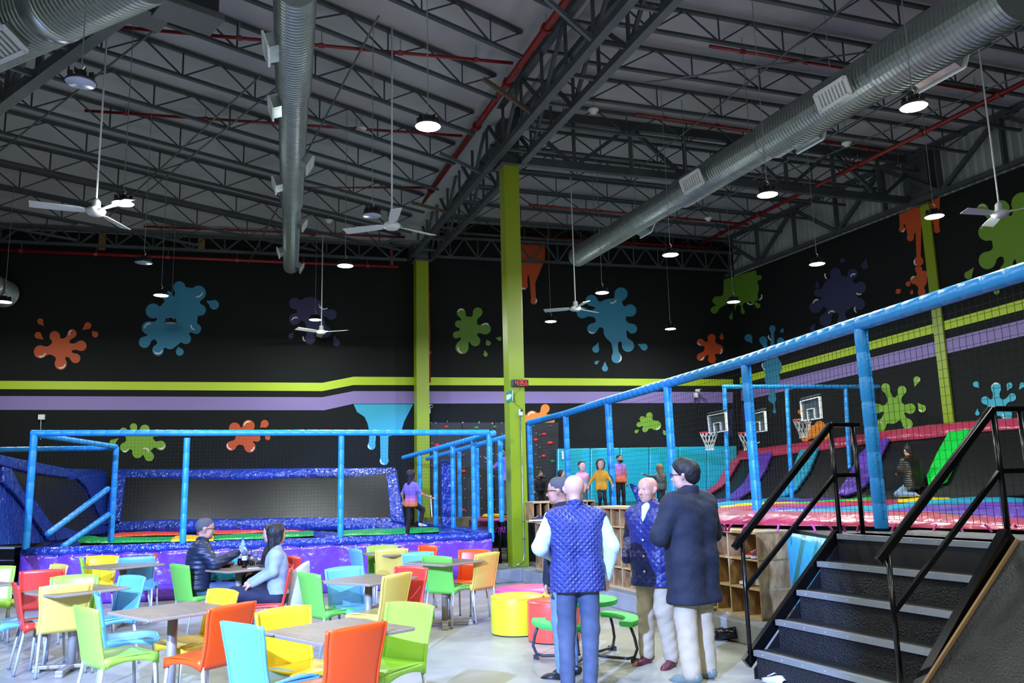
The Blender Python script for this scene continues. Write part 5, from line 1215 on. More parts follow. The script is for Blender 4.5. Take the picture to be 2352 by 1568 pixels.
# ================================================================= people
def surf(prims, h, cuts=(), subs=(), k=.03, noise=None):
    """smooth union of round cones -> one closed surface (surface nets). prims: (a, b, ra, rb[, k]) ; cuts: (point, normal) keep side of -normal ; subs: (c, r) carved out"""
    A = np.array([[*p[0]] for p in prims], float); B = np.array([[*p[1]] for p in prims], float); RM = max(max(p[2], p[3]) for p in prims)
    lo = np.minimum(A, B).min(0)-RM-3*h-.02; hi = np.maximum(A, B).max(0)+RM+3*h+.02
    n = np.ceil((hi-lo)/h).astype(int)+1
    V = np.full(n, .2, np.float32)
    ax = [lo[i]+h*np.arange(n[i]) for i in range(3)]
    for p in prims:
        a, b = np.array(p[0], float), np.array(p[1], float); ra, rb = p[2], p[3]; kk = p[4] if len(p) > 4 else k
        m = max(ra, rb)+kk+.06
        i0 = np.maximum(0, ((np.minimum(a, b)-m-lo)/h).astype(int)); i1 = np.minimum(n, ((np.maximum(a, b)+m-lo)/h).astype(int)+2)
        X, Y, Z = np.meshgrid(ax[0][i0[0]:i1[0]], ax[1][i0[1]:i1[1]], ax[2][i0[2]:i1[2]], indexing='ij')
        d = b-a; L = (d*d).sum()+1e-9
        t = np.clip(((X-a[0])*d[0]+(Y-a[1])*d[1]+(Z-a[2])*d[2])/L, 0, 1)
        D = np.sqrt((X-a[0]-t*d[0])**2+(Y-a[1]-t*d[1])**2+(Z-a[2]-t*d[2])**2)-(ra+(rb-ra)*t)
        S = V[i0[0]:i1[0], i0[1]:i1[1], i0[2]:i1[2]]
        hh = np.clip(.5+.5*(S-D)/kk, 0, 1); V[i0[0]:i1[0], i0[1]:i1[1], i0[2]:i1[2]] = S*(1-hh)+D*hh-kk*hh*(1-hh)
    if cuts or subs or noise:
        X, Y, Z = np.meshgrid(*ax, indexing='ij')
        if noise:
            amp, fr = noise; V += (amp*np.sin(X*fr+Z*fr*.6)*np.sin(Y*fr*1.1+Z*fr*.8+1)*np.sin(Z*fr*1.3+X*fr*.3)).astype(np.float32)
        for c, nn in cuts: V = np.maximum(V, (X-c[0])*nn[0]+(Y-c[1])*nn[1]+(Z-c[2])*nn[2])
        for c, r in subs:
            D = np.sqrt((X-c[0])**2+(Y-c[1])**2+(Z-c[2])**2)-r; kk = .012
            D = -D; hh = np.clip(.5+.5*(V-D)/kk, 0, 1); V = V*hh+D*(1-hh)+kk*hh*(1-hh)
    ins = V < 0
    nx, ny, nz = n-1
    c8 = np.stack([ins[i:i+nx, j:j+ny, l:l+nz] for i in (0, 1) for j in (0, 1) for l in (0, 1)])
    s = c8.sum(0); act = (s > 0) & (s < 8); idx = np.full(act.shape, -1); ci = np.argwhere(act); idx[act] = np.arange(len(ci))
    P = np.zeros((len(ci), 3)); W = np.zeros(len(ci)); I, J, K = ci.T
    corners = [(i, j, l) for i in (0, 1) for j in (0, 1) for l in (0, 1)]
    for u in range(8):
        for v in range(u+1, 8):
            if sum(abs(corners[u][q]-corners[v][q]) for q in range(3)) != 1: continue
            a_, b_ = corners[u], corners[v]
            va = V[I+a_[0], J+a_[1], K+a_[2]]; vb = V[I+b_[0], J+b_[1], K+b_[2]]; m = (va < 0) != (vb < 0)
            t = np.where(m, va/np.where(m, va-vb, 1), 0)
            for q in range(3): P[:, q] += np.where(m, a_[q]+(b_[q]-a_[q])*t, 0)
            W += m
    P = (P/W[:, None]+ci)*h+lo
    F = []
    for axis in range(3):
        sl0 = [slice(None)]*3; sl1 = [slice(None)]*3; sl0[axis] = slice(0, -1); sl1[axis] = slice(1, None)
        x = ins[tuple(sl0)] != ins[tuple(sl1)]; e = np.argwhere(x); fl = ins[tuple(sl0)][x]
        o1, o2 = [(1, 2), (2, 0), (0, 1)][axis]
        ok = (e[:, o1] > 0) & (e[:, o2] > 0) & (e[:, o1] < (nx, ny, nz)[o1]) & (e[:, o2] < (nx, ny, nz)[o2]); e = e[ok]; fl = fl[ok]
        def g(d1, d2):
            q = e.copy(); q[:, o1] -= d1; q[:, o2] -= d2; return idx[q[:, 0], q[:, 1], q[:, 2]]
        q4 = np.stack([g(1, 1), g(0, 1), g(0, 0), g(1, 0)], 1); q4[~fl] = q4[~fl][:, ::-1]; F.append(q4)
    return P, np.concatenate(F)
def surf_obj(name, mat, parent, *a, **kw):
    P, F = surf(*a, **kw); me = bpy.data.meshes.new(name)
    me.vertices.add(len(P)); me.vertices.foreach_set('co', P.ravel()); me.loops.add(F.size); me.loops.foreach_set('vertex_index', F.ravel().astype(np.int32))
    me.polygons.add(len(F)); me.polygons.foreach_set('loop_start', np.arange(0, F.size, 4, dtype=np.int32)); me.update(calc_edges=True); me.validate()
    me.polygons.foreach_set('use_smooth', [True]*len(me.polygons)); me.materials.append(mat)
    o = bpy.data.objects.new(name, me); COL.objects.link(o); o.parent = parent; return o
def grad(name, stops, z0, z1, bump=None):
    m = M(name, stops[0], .7, 0, bump or (25, .2)); nt = m.node_tree; b = nt.nodes['Principled BSDF']
    tc = nt.nodes.new('ShaderNodeTexCoord'); sx = nt.nodes.new('ShaderNodeSeparateXYZ'); mr = nt.nodes.new('ShaderNodeMapRange'); r = nt.nodes.new('ShaderNodeValToRGB')
    nt.links.new(tc.outputs['Object'], sx.inputs[0]); nt.links.new(sx.outputs[2], mr.inputs[0]); mr.inputs[1].default_value = z0; mr.inputs[2].default_value = z1
    nt.links.new(mr.outputs[0], r.inputs[0]); nt.links.new(r.outputs[0], b.inputs['Base Color'])
    while len(r.color_ramp.elements) < len(stops): r.color_ramp.elements.new(.5)
    for i, c in enumerate(stops): r.color_ramp.elements[i].position = i/(len(stops)-1); r.color_ramp.elements[i].color = (*lin(c), 1)
    return m
def quilt(name, col, scale, st=.9, kind='diamond', rough=.45):
    m = M(name, col, rough, 0); nt = m.node_tree; b = nt.nodes['Principled BSDF']; tc = nt.nodes.new('ShaderNodeTexCoord'); outs = []
    for a in ((45, -45) if kind == 'diamond' else (0,)):
        mp = nt.nodes.new('ShaderNodeMapping'); mp.inputs['Rotation'].default_value = (0, math.radians(a), 0)
        wv = nt.nodes.new('ShaderNodeTexWave'); wv.inputs['Scale'].default_value = scale; wv.inputs['Distortion'].default_value = .6; wv.bands_direction = 'Z'
        nt.links.new(tc.outputs['Object'], mp.inputs[0]); nt.links.new(mp.outputs[0], wv.inputs['Vector']); outs.append(wv.outputs['Fac'])
    s = outs[0]
    if len(outs) == 2:
        mn = nt.nodes.new('ShaderNodeMath'); mn.operation = 'MINIMUM'; nt.links.new(outs[0], mn.inputs[0]); nt.links.new(outs[1], mn.inputs[1]); s = mn.outputs[0]
    ns = nt.nodes.new('ShaderNodeTexNoise'); ns.inputs['Scale'].default_value = 9; nt.links.new(tc.outputs['Object'], ns.inputs['Vector'])
    ad = nt.nodes.new('ShaderNodeMath'); ad.operation = 'ADD'; nt.links.new(s, ad.inputs[0]); nt.links.new(ns.outputs['Fac'], ad.inputs[1])
    bp = nt.nodes.new('ShaderNodeBump'); bp.inputs['Strength'].default_value = st; bp.inputs['Distance'].default_value = .02
    nt.links.new(ad.outputs[0], bp.inputs['Height']); nt.links.new(bp.outputs[0], b.inputs['Normal']); return m
V3 = Vector
def person(label, pos, rz, H=1.75, pel=None, neck=None, face=0, tilt=0, arms=None, legs=None, skin='c99a80', top='navy', topm=None, hem=None, sleeve='long', slm=None,
           trs=None, shoe_c='1a1a1c', hairm=None, hair='short', bulk=0, h=.016, hs=1.0, mask=False, glasses=False, eyes=False, barefoot=False, collar=None, wide=1.0, hands=True, group=None, hemcut=True, shirt=None, legw=0):
    s = H/1.75; o = thing('person', pos, label, 'person', group, rz)
    S = lambda v: V3(v)*s
    Pl = S(pel or (0, 0, .95)); Nk = S(neck or (0, 0, 1.46)); up = (Nk-Pl).normalized(); side = V3((1, 0, 0)); side = (side-up*side.dot(up)).normalized(); fw = up.cross(side)
    sh = {-1: Nk-up*.085*s-side*.18*s*wide, 1: Nk-up*.085*s+side*.18*s*wide}; hp = {-1: Pl-side*.09*s-up*.03*s, 1: Pl+side*.09*s-up*.03*s}
    arms = arms or {}; legs = legs or {}
    def arm(q):
        if q in arms: return [S(v) for v in arms[q]]
        a = sh[q]; return [a-V3((0, 0, .29))*s+side*.05*q*s, a-V3((0, 0, .54))*s+side*.06*q*s+V3((0, .04, 0))*s]
    def leg(q):
        if q in legs: return [S(v) for v in legs[q]]
        a = hp[q]; return [a+V3((q*.01, .01, -.43))*s, a+V3((q*.02, -.01, -.84))*s]
    SK = M('skin_'+skin, skin, .5, 0, (30, .08, .004), (8, .08)); SK.node_tree.nodes['Principled BSDF'].inputs['Subsurface Weight'].default_value = .08
    # head frame
    hd = (up*.6+V3((0, 0, 1))*.6).normalized(); q = s*hs; fy = math.radians(face); ft = math.radians(tilt)
    f0 = (V3((0, 1, 0))-hd*hd.y).normalized(); rt = f0.cross(hd); f1 = f0*math.cos(fy)-rt*math.sin(fy); r1 = f1.cross(hd); 
    f2 = f1*math.cos(ft)+hd*math.sin(ft); u2 = r1.cross(f2)
    Hc = Nk+hd*(.135*s*hs+.01*s)+f1*.02*s
    hh = lambda x, y, z: Hc+(r1*x+f2*y+u2*z)*q
    tg = legw
    B = []
    ba = lambda *p: B.append(p)
    # skull, jaw, features
    ba(hh(0, -.022, .045), hh(0, .02, .05), .083*q, .078*q, .03*q); ba(hh(0, .0, .0), hh(0, .035, -.01), .07*q, .06*q, .03*q)
    ba(hh(-.025, .035, -.06), hh(.025, .035, -.06), .042*q, .042*q, .03*q); ba(hh(0, .065, -.085), hh(0, .06, -.085), .024*q, .022*q, .02*q)
    ba(hh(0, .088, .022), hh(0, .112, -.022), .008*q, .014*q, .012*q); ba(hh(-.013, .098, -.026), hh(.013, .098, -.026), .009*q, .009*q, .008*q)
    ba(hh(-.032, .083, .032), hh(-.012, .09, .03), .010*q, .010*q, .012*q); ba(hh(.032, .083, .032), hh(.012, .09, .03), .010*q, .010*q, .012*q)
    ba(hh(-.02, .088, -.052), hh(.02, .088, -.052), .007*q, .007*q, .008*q); ba(hh(-.016, .086, -.064), hh(.016, .086, -.064), .0075*q, .0075*q, .008*q)
    for e in (-1, 1): ba(hh(.08*e, -.008, -.02), hh(.09*e, -.016, .018), .009*q, .016*q, .008*q); ba(hh(.045*e, .06, -.02), hh(.05*e, .05, -.022), .022*q, .02*q, .02*q)
    ba(hh(0, -.03, -.07), Nk-up*.05*s, .052*s*max(hs*.85, .8), .06*s, .03)
    # thin body under the clothes
    mid = Pl.lerp(Nk, .5); 
    ba(sh[-1], sh[1], .05*s, .05*s); ba(Nk-side*.07*s-up*.15*s, Nk+side*.07*s-up*.15*s, .085*s, .085*s); ba(Nk-up*.15*s, Pl, .085*s, .09*s); ba(Pl-side*.05*s, Pl+side*.05*s, .085*s, .085*s)
    tips = {}
    for e in (-1, 1):
        a = arm(e); ba(sh[e], a[0], .042*s, .036*s); ba(a[0], a[1], .036*s, .026*s); l = leg(e); ba(hp[e], l[0], .07*s, .052*s); ba(l[0], l[1], .05*s, .035*s)
        d = (a[1]-a[0]).normalized(); tips[e] = (a[1], d)
        if barefoot: 
            fd_ = legs.get(('f', e)); fdv = S(fd_) if fd_ else V3((0, .17, -.03))*s; ba(l[1], l[1]+fdv, .032*s, .022*s); 
            for t in range(5): ba(l[1]+fdv, l[1]+fdv*1.25+V3(((t-2)*.013*s, 0, 0)), .012*s, .008*s, .006)
    subs = [(hh(.030*e, .096, .013), .012*q) for e in (-1, 1)] if h < .012 else []
    body = surf_obj('body', SK, o, B, h, subs=subs, k=.03)
    if hands:
        for e in (-1, 1):
            w_, d = tips[e]; sd = d.cross(V3((0, .3, 1))).normalized(); sd = sd if sd.length > .5 else V3((1, 0, 0)); pn = d.cross(sd).normalized()
            HP = [(w_-d*.02*s, w_+d*.05*s, .024*s, .028*s, .02), (w_+d*.045*s-sd*.022*s, w_+d*.045*s+sd*.022*s, .018*s, .016*s, .015)]
            for i, (off_, ln) in enumerate(((-.03, .062), (-.01, .072), (.01, .068), (.029, .054))):
                a0 = w_+d*.07*s+sd*off_*s; a1 = a0+(d*.75+pn*.45)*ln*.5*s; a2 = a1+(d*.35+pn*.9).normalized()*ln*.5*s
                HP += [(a0-d*.02*s, a1, .0095*s, .0085*s, .006), (a1, a2, .0085*s, .0072*s, .004)]
            t0 = w_+d*.02*s-sd*.028*s; HP += [(t0, t0-sd*.025*s+d*.03*s+pn*.01*s, .012*s, .0105*s, .008), (t0-sd*.025*s+d*.03*s+pn*.01*s, t0-sd*.02*s+d*.058*s+pn*.026*s, .0105*s, .008*s, .005)]
            surf_obj('hand', SK, o, HP, .006 if h < .02 else .011, k=.01)
    # upper garment
    T = []; ta_ = lambda *p: T.append(p); g = bulk
    hz = (hem*s) if hem else Pl.z-.06*s
    ta_(sh[-1]+side*.02*s, sh[1]-side*.02*s, .066*s+g, .066*s+g); ta_(Nk-side*.075*s*wide-up*.16*s, Nk+side*.075*s*wide-up*.16*s, .112*s+g, .112*s+g, .05)
    ta_(mid-side*.06*s*wide, mid+side*.06*s*wide, .108*s+g, .108*s+g, .05); ta_(Pl-side*.075*s*wide, Pl+side*.075*s*wide, .108*s+g, .108*s+g, .05)
    if hemcut and hz < Pl.z-.02: ta_(V3((Pl.x-.08*s*wide, Pl.y, hz)), V3((Pl.x+.08*s*wide, Pl.y, hz)), .115*s+g, .115*s+g, .06)
    for e in (-1, 1): ta_(Nk-up*.015*s, sh[e]-side*e*.02*s, .05*s+g*.5, .06*s+g*.8, .05)
    for e in (-1, 1):
        c_ = [Nk-up*.16*s+side*e*.085*s*wide, mid+side*e*.075*s*wide, Pl+side*e*.08*s*wide]
        ta_(c_[0], c_[1], .11*s+g, .106*s+g, .04); ta_(c_[1], c_[2], .106*s+g, .108*s+g, .04)
        if hemcut and hz < Pl.z-.02: ta_(c_[2], V3((Pl.x+e*.085*s*wide, Pl.y, hz)), .108*s+g, .113*s+g, .04)
    ta_(Nk-up*.03*s, Nk+up*.02*s+fw*-.005, .058*s+g*.4, .056*s+g*.4, .02)
    SLV = []
    for e in (-1, 1):
        a = arm(e)
        if sleeve != 'none':
            SLV.append((sh[e], a[0], .062*s+g*.7, .052*s+g*.7, .03))
            if sleeve == 'long': SLV.append((a[0], a[1], .052*s+g*.7, .036*s+g*.5, .02))
            else: SLV[-1] = (sh[e], sh[e].lerp(a[0], .75), .062*s+g, .056*s+g, .03)
    if slm is None: T += SLV
    cuts = [((0, 0, hz), (0, 0, -1))] if hemcut else []
    topo = surf_obj('jacket' if bulk > .012 else 'shirt', topm, o, T, h, cuts=cuts, k=.035, noise=(.006*s, 22))
    if slm is not None and SLV:
        for e in range(2): 
            nn = len(SLV)//2; surf_obj('sleeve', slm, o, SLV[e*nn:(e+1)*nn], h, k=.03, noise=(.005*s, 40))
    if shirt:   # light shirt collar showing at the neck
        surf_obj('shirt_collar', shirt, o, [(Nk-up*.02*s+fw*.03*s, Nk+up*.022*s+fw*.006*s, .06*s, .057*s), (Nk-up*.13*s+fw*(.125*s+g*.9), Nk-up*.02*s+fw*(.07*s+g*.6), .012*s, .04*s)], .01, k=.03)
    if collar: surf_obj('collar', collar, o, [(Nk-up*.02*s, Nk+up*.055*s-fw*.01*s, .07*s+g*.5, .066*s+g*.4)], .011, cuts=[(Nk+up*.05*s, tuple(up*.95+fw*.35))], subs=[], k=.02)
    # trousers
    if trs:
        R_ = []
        R_.append((Pl-side*.06*s, Pl+side*.06*s, .105*s+g*.2, .105*s+g*.2, .03))
        for e in (-1, 1):
            l = leg(e); R_ += [(hp[e], l[0], .09*s+tg, .07*s+tg, .03), (l[0], l[1], .068*s+tg, .056*s+tg, .03)]
        surf_obj('trousers', trs, o, R_, h, k=.025, noise=(.006*s, 26))
    for e in (-1, 1):
        l = leg(e); fd_ = legs.get(('f', e)); fdv = (S(fd_) if fd_ else V3((.02*e, .20, -.045))*s)
        if not barefoot and not (('nof', e) in legs):
            an = l[1]; b0 = an-V3((0, 0, .05))*s; hl = b0-fdv.normalized()*.05*s
            cu = [((0, 0, (an.z-.095*s)), (0, 0, -1))] if abs(fdv.z) < .06*s else []
            so_ = surf_obj('shoe', M('shoe_'+shoe_c, shoe_c, .4), o, [(an-V3((0, 0, .01)), b0, .045*s, .045*s), (hl, b0+fdv*.75, .043*s, .038*s), (b0+fdv*.6-V3((0, 0, .012)), b0+fdv-V3((0, 0, .015)), .04*s, .032*s)], max(h*.8, .010), cuts=cu, k=.03)
    # hair
    if hairm:
        HR = [(hh(0, -.032, .052), hh(0, .008, .062), .089*q, .082*q, .02)]; hc = [(hh(0, .045, .03), tuple(f2*.8-u2*.55)), (hh(0, 0, -.045), tuple(-u2))]
        if hair == 'curly': HR = [(hh(0, -.035, .05), hh(0, .015, .075), .098*q, .09*q, .02), (hh(0, -.06, .0), hh(0, -.05, .03), .065*q, .07*q, .02)]; hc = [(hh(0, .055, .045), tuple(f2*.8-u2*.6)), (hh(0, 0, -.07), tuple(-u2))]
        if hair in ('long', 'bob', 'pony', 'bun'):
            L = {'long': -.33, 'bob': -.17, 'pony': -.06, 'bun': -.05}[hair]
            HR += [(hh(0, -.05, .02), hh(0, -.065, L), .075*q, .05*q, .03)]
            if hair in ('long', 'bob'): HR += [(hh(.06*e, -.015, .04), hh(.075*e, .0, L*.95), .045*q, .03*q, .03) for e in (-1, 1)]
            if hair == 'pony': HR += [(hh(0, -.1, .07), hh(-.03, -.19, .0), .03*q, .035*q, .02), (hh(-.03, -.19, .0), hh(-.05, -.2, -.1), .035*q, .015*q, .02)]
            if hair == 'bun': HR += [(hh(0, -.04, .15), hh(0, -.03, .15), .035*q, .03*q, .01)]
            hc = [(hh(0, .05, .035), tuple(f2*.85-u2*.5))]
        surf_obj('hair', hairm, o, HR, max(.010, h*.7), cuts=hc, k=.02, noise=(.004*q, 90))
    if mask: surf_obj('face_mask', M('mask_black', '15161a', .8), o, [(hh(-.03, .06, -.045), hh(.03, .06, -.045), .048*q, .048*q, .02), (hh(0, .085, -.03), hh(0, .07, -.075), .03*q, .03*q, .02)], .012, cuts=[(hh(0, .05, -.015), tuple(u2)), (hh(0, .035, 0), tuple(-f2))])
    if glasses:
        mb = MB()
        for e in (-1, 1):
            c = hh(.032*e, .108, .014); mb.tube([c+(r1*math.cos(t)*.024+u2*math.sin(t)*.018)*q for t in [i*math.pi/8 for i in range(16)]], .0028, 5, closed=True)
            mb.tube([hh(.056*e, .104, .018), hh(.083*e, .03, .02), hh(.088*e, -.02, .012)], .003, 5)
        mb.tube([hh(-.008, .11, .016), hh(.008, .11, .016)], .0028, 5); mb.build('glasses', BLACKM, o, world=False)
    if eyes:
        for e in (-1, 1):
            ey = MB().ball(hh(.030*e, .0765, .012), .0098*q, 12, 8).build('eye', M('eye_white', 'e2ddd8', .2), o, smooth=True, world=False)
            MB().ball(hh(.030*e-.001, .0826, .0115), .0056*q, 10, 6).build('iris', M('iris_dark', '22160f', .2), ey, smooth=True, world=False)
            MB().tube([hh(.015*e, .094, .034), hh(.031*e, .090, .038), hh(.044*e, .078, .033)], .0035*q, 5).build('eyebrow', M('brow', '3a2c24', .8), o, world=False)
        MB().tube([hh(-.022, .0915, -.058), hh(0, .0965, -.0575), hh(.022, .0915, -.058)], .0022*q, 5).build('mouth_line', M('lip', '7e4a44', .5), o, world=False)
    return o, hh
D2 = math.radians
JEAN = M('blue_jeans', '58667e', .75, 0, (35, .3, .01), (2.2, .3, '3c4a66')); KHAKI = M('khaki_cotton', 'b9aa8c', .8, 0, (14, .4, .02)); JEANL = M('pale_jeans', '6f8db8', .8, 0, (30, .3))
BLKT = M('black_trousers', '101114', .8, 0, (12, .3)); VEST = quilt('royal_blue_quilt', '303c80', 9, .6); NAVYQ = quilt('navy_quilt', '1c2462', 6, .3); NAVYC = M('navy_coat_cloth', '141b2c', .8, 0, (9, .5, .03))
SHW = M('white_shirt_cloth', 'c4dcea', .8, 0, (16, .5, .02)); PUFF = quilt('navy_puffer', '1a2238', 5.5, .35, 'bands'); HB = M('black_hair', '140f12', .6, 0, (60, .6, .01, (1, 1, .3))); HG = M('grey_hair', '4c4a4e', .8, 0, (80, .5, .01)); HBR = M('brown_hair', '3a2a1e', .6, 0, (60, .5, .01, (1, 1, .3)))
def fp(px, y, z=0): p = pz(px, y, z); return (p.x, p.y, z)
# the four standing men
p1 = fp(1336, 1592); p1 = (p1[0], p1[1], 0)
person('bald man seen from behind in a blue quilted vest and jeans', p1, D2(4), 1.73, face=-6, arms={-1: [(-.30, .02, 1.15), (-.17, .22, 1.06)], 1: [(.29, -.03, 1.15), (.25, .05, .90)]},
       legs={-1: [(-.10, .03, .5), (-.11, -.01, .09)], 1: [(.09, .0, .5), (.07, -.03, .09)]}, skin='d7aa92', topm=VEST, sleeve='long', slm=SHW, hem=.80, trs=JEAN, legw=.004, shoe_c='161820', bulk=.022, h=.013, collar=VEST, wide=1.05)
p2 = fp(1303, 1556); person('man in a navy jacket and pale jeans almost hidden behind the bald man', (p2[0], p2[1]+.05, 0), D2(62), 1.71, face=10, skin='c29079', topm=NAVYC, hem=.78, trs=JEANL, shoe_c='1a1a20', hairm=HG, bulk=.02, h=.014, glasses=True, wide=1.05)
p3 = fp(1512, 1526); person('balding man in an open royal blue quilted coat and khakis, facing left', (p3[0], p3[1], 0), D2(140), 1.70, face=-12, arms={-1: [(-.27, -.08, 1.16), (-.24, .10, .98)], 1: [(.28, -.07, 1.16), (.22, .12, .97)]},
       legs={-1: [(-.10, .02, .5), (-.14, -.01, .09)], 1: [(.10, .0, .5), (.13, -.02, .09)]}, skin='c8957c', topm=NAVYQ, hem=.72, trs=KHAKI, legw=.016, shoe_c='5c2430', hairm=None, bulk=.026, h=.010, eyes=True, collar=NAVYQ, wide=1.05, hands=False, shirt=SHW)
p4 = fp(1606, 1562); o4, hh4 = person('tall dark haired man in a long navy coat with back to the camera', (p4[0], p4[1], 0), D2(38), 1.83, face=22, arms={-1: [(-.31, .06, 1.14), (-.05, .20, 1.10)], 1: [(.31, .02, 1.14), (.10, .22, 1.08)]},
       legs={-1: [(-.11, .01, .5), (-.13, -.04, .09)], 1: [(.10, .02, .5), (.11, .0, .09)]}, skin='cda08c', topm=NAVYC, hem=.60, trs=KHAKI, legw=.022, shoe_c='6c7a74', hairm=HB, hair='curly', bulk=.045, h=.014, glasses=True, collar=NAVYC, wide=1.12)
# coat buttons of the man facing us
for i, z in enumerate((1.15, 1.0, .86)):
    q = V3(p3); dr = V3((-math.sin(D2(140)), math.cos(D2(140)), 0)); c = q+dr*(.163)+V3((.0, 0, z*1.70/1.75)); 
    b_ = MB().ball((0, 0, 0), .011, 8, 5).build('coat_button', ALU, None); b_.parent = [x for x in bpy.data.objects if x.get('label', '').startswith('balding man')][0]; b_.location = (0, .158, z*.971)
# seated people: knees forward
cm = chairs[20].location; person('seated man with grey hair and navy puffer jacket lifting a small bottle', (cm.x-.04, cm.y+.05, 0), D2(-66), 1.74, pel=(0, -.02, .545), neck=(0, .03, 1.06), face=0,
       arms={1: [(.30, .16, .82), (.20, .40, .93)], -1: [(-.28, .14, .80), (-.18, .38, .76)]}, legs={1: [(.13, .40, .52), (.13, .34, .1)], -1: [(-.12, .42, .52), (-.14, .50, .1)]},
       skin='b98b74', topm=PUFF, hem=.52, trs=JEAN, shoe_c='1c2238', hairm=HG, bulk=.035, h=.015, glasses=True, wide=1.08)
hx = V3((cm.x-.04, cm.y+.05, 0))+Matrix.Rotation(D2(-66), 3, 'Z') @ V3((.195, .475, .935)); WB = M('water_plastic', '8fb4e8', .1, 0, None, None, .6, 0, .6)
o = thing('water_bottle', hx, 'small clear water bottle with blue cap held up by the seated man', 'bottle')
MB().lathe([(.001, -.02), (.028, -.018), (.03, .0), (.026, .03), (.03, .06), (.028, .1), (.012, .13), (.012, .145)], 14, hx).build('bottle_body', WB, o, smooth=True); MB().lathe([(.014, .14), (.014, .16), (.001, .161)], 12, hx).build('cap', M('cap_blue', '2b62c8', .4), o)
cwm = chairs[21].location; BLZ = M('grey_blue_blazer', '8d9ab8', .8, 0, (14, .35, .02))
person('seated woman with dark hair, pale grey blue blazer and crossed legs', (cwm.x+.12, cwm.y+.02, 0), D2(104), 1.66, pel=(0, -.02, .555), neck=(0, .02, 1.08), face=-141,
       arms={-1: [(-.22, .04, .83), (-.12, .26, .70)], 1: [(.23, .06, .82), (.13, .30, .70)]}, legs={-1: [(-.06, .46, .60), (.04, .58, .22)], 1: [(.10, .42, .52), (.06, .40, .1)], ('f', -1): (.02, .16, -.10)},
       skin='c89a84', topm=BLZ, hem=.575, legw=.008, trs=M('ink_trousers', '151a34', .8, 0, (10, .3)), shoe_c='14151c', hairm=HB, hair='bob', bulk=.006, h=.014)
c2 = chairs[23].location
person('person in black sitting behind the blazer woman, mostly hidden', (c2.x+.03, c2.y, 0), D2(118), 1.62, pel=(0, -.02, .55), neck=(0, .03, 1.06), face=-20,
       arms={-1: [(-.26, .06, .82), (-.16, .30, .76)], 1: [(.26, .06, .82), (.16, .30, .76)]}, legs={-1: [(-.1, .42, .52), (-.1, .42, .1)], 1: [(.1, .42, .52), (.1, .42, .1)]},
       skin='c89a84', topm=M('black_knit', '0f1012', .8), hem=.48, trs=BLKT, hairm=HBR, hair='long', bulk=.02, h=.02, hands=True)
# staff and children on the trampolines
SHG = grad('staff_shirt_print', ['e8722e', 'ea7838', 'b0609a', '7a5fc0', '7560c8'], .46, .86)
def kid(label, px, d, z0, top_y, rz, **kw):
    q = py(px, top_y, d); H = q.z-z0; kw.setdefault('h', .022); return person(label, (q.x, q.y, z0), D2(rz), H, **kw)
kw = dict(skin='b98768', topm=SHG, sleeve='short', hem=.80, trs=BLKT, shoe_c='c8ccd4', hairm=HB, hs=1.25, hair='bob')
kid('child in a purple and orange shirt stepping on the left trampoline', 944, 14.75, .79, 1083, -42, arms={-1: [(-.30, -.06, 1.16), (-.33, .0, .95)], 1: [(.34, .10, 1.14), (.50, .36, 1.02)]}, legs={-1: [(-.08, .0, .5), (-.10, -.05, .08)], 1: [(.10, .32, .72), (.12, .25, .36)]}, **kw)
q = py(984, 1140, 14.75); o = MB().tube([q+V3((.03, .1, .02)), q+V3((.05, .1, -.35))], .012, 6).build('white_stick', WHITE); tag(o, 'white strap dangling from the hand of the stepping child', 'strap')
kid('adult in a purple shirt half hidden by the clock column, at the climbing wall', 1163, 17.2, 1.04, 1024, 35, arms={-1: [(-.30, .15, 1.2), (-.42, .3, 1.42)], 1: [(.2, .3, 1.2), (.0, .42, 1.28)]}, skin='a87a62', topm=SHG, sleeve='short', hem=.85, trs=M('striped_grey_trousers', '55575c', .8, 0, None, (60, .5, '1c1d20', (1, 1, .05))), hairm=HB, hs=1.05, shoe_c='222226')
kid('small masked child in black beside the blue post at the climbing wall', 1241, 18.6, 1.07, 1088, 200, skin='c09078', topm=M('black_knit2', '11131a', .8), trs=BLKT, hairm=HBR, hair='bun', hs=1.45, mask=True, arms={1: [(.3, .02, 1.15), (.38, .12, .92)]})
kid('child with dark hair peeking from behind the bald man\'s head', 1289, 15.6, 1.11, 1084, 250, skin='b88a78', topm=M('rose_knit', '9a5a62', .8), trs=BLKT, hairm=HB, hair='long', hs=1.45)
kid('girl with a ponytail in a pink and grey striped jumper', 1336, 15.0, 1.11, 1067, 195, skin='c8988a', topm=grad('pink_stripe_jumper', ['6a5a60', 'd8a0a4', '8a9a9a', 'c87a86', 'd89aa4', 'c86a7c'], .42, .74), trs=M('olive_trousers', '4c4a44', .8), hairm=HB, hair='pony', hs=1.55)
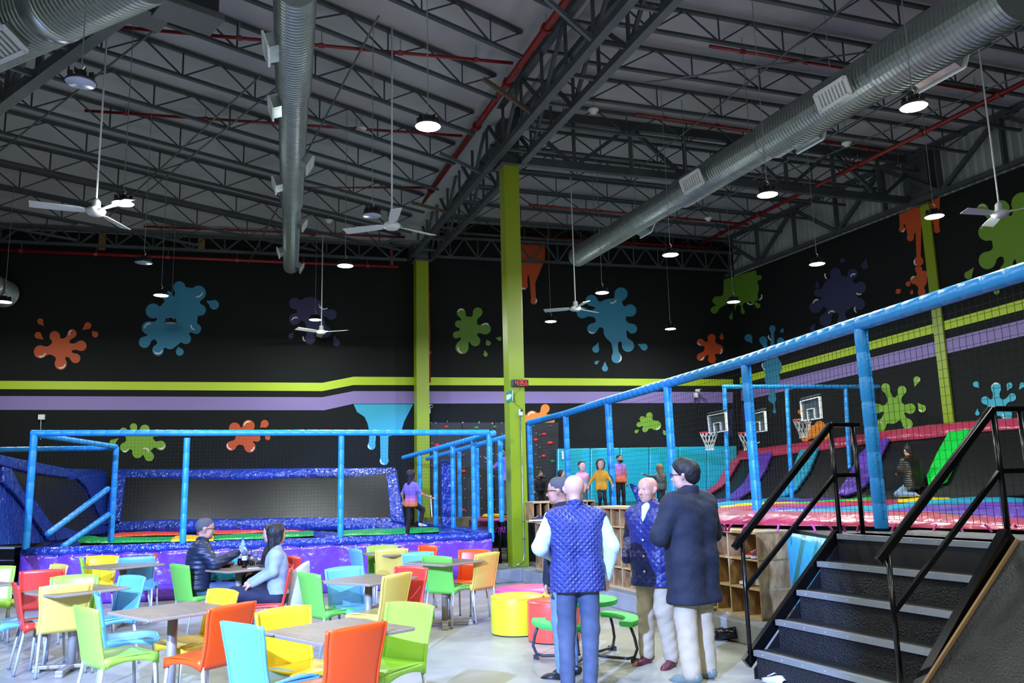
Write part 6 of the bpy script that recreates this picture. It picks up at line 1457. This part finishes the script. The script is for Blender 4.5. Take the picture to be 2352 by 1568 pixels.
kid('girl in a mustard yellow long sleeved top and black leggings', 1379, 15.0, 1.11, 1062, 188, arms={1: [(.34, .0, 1.16), (.48, .08, .92)], -1: [(-.30, .04, 1.16), (-.38, .1, .95)]}, legs={-1: [(-.10, .02, .5), (-.16, -.02, .09)], 1: [(.10, .16, .55), (.08, -.02, .18)]}, skin='c8967c', topm=M('mustard_jersey', 'c88a16', .8, 0, (12, .3)), hem=.78, trs=BLKT, hairm=HBR, hair='bob', hs=1.55, eyes=False)
kid('masked staff member in a purple and orange shirt standing by the teal wall', 1422, 17.0, 1.11, 1046, 205, skin='b08068', topm=grad('staff_shirt_print2', ['e8722e', 'd8707a', 'a56aa8', '7a62c0'], .56, .92), sleeve='short', hem=.85, trs=BLKT, hairm=HB, hair='short', hs=1.15, mask=True)
kid('girl with long light brown hair reaching one arm out to the left', 1515, 15.5, 1.11, 1071, 15, arms={-1: [(-.42, .05, 1.38), (-.68, .1, 1.46)]}, skin='c8967c', topm=M('black_sequin', '16181a', .4, 0, (60, .6), (50, .5, '5a6058')), hem=.8, trs=BLKT, hairm=M('light_brown_hair', '7a5f3c', .6, 0, (50, .4, .01, (1, 1, .3))), hair='long', hs=1.45)
q = pz(2108, 1143, ZP+.05)
DKP = quilt('dark_brown_puffer', '1e1a19', 7, .35, 'bands', .35)
person('kneeling person in a dark puffer jacket and jeans, barefoot, on the right platform', (q.x, q.y, ZP+.05), D2(12), 1.62, pel=(0, .05, .34), neck=(0, .12, .86), tilt=-12, arms={-1: [(-.24, .16, .62), (-.14, .36, .55)], 1: [(.24, .16, .62), (.14, .36, .55)]},
       legs={-1: [(-.22, .36, .08), (-.10, -.06, .07)], 1: [(.20, .34, .08), (.12, -.05, .07)], ('f', -1): (-.02, -.16, -.02), ('f', 1): (.02, -.16, -.02)}, skin='c89a80', topm=DKP, hem=.24, trs=JEANL, hairm=HB, hair='bun', bulk=.03, h=.02, barefoot=True, wide=1.0)

# loose cables on the floor at the kerb below the clock column
for pts_, l in (([(1150, 1296), (1172, 1302), (1210, 1306), (1222, 1322)], 'thin dark cable lying on the floor along the kerb by the clock column'), ([(1148, 1306), (1180, 1316), (1205, 1318), (1224, 1316)], 'second dark cable looping on the floor nearer than the first')):
    tag(MB().tube([pz(x, y, .012) for x, y in pts_], .009, 6).build('floor_cable', M('cable_dark', '3c4048', .6), smooth=True), l, 'cable')
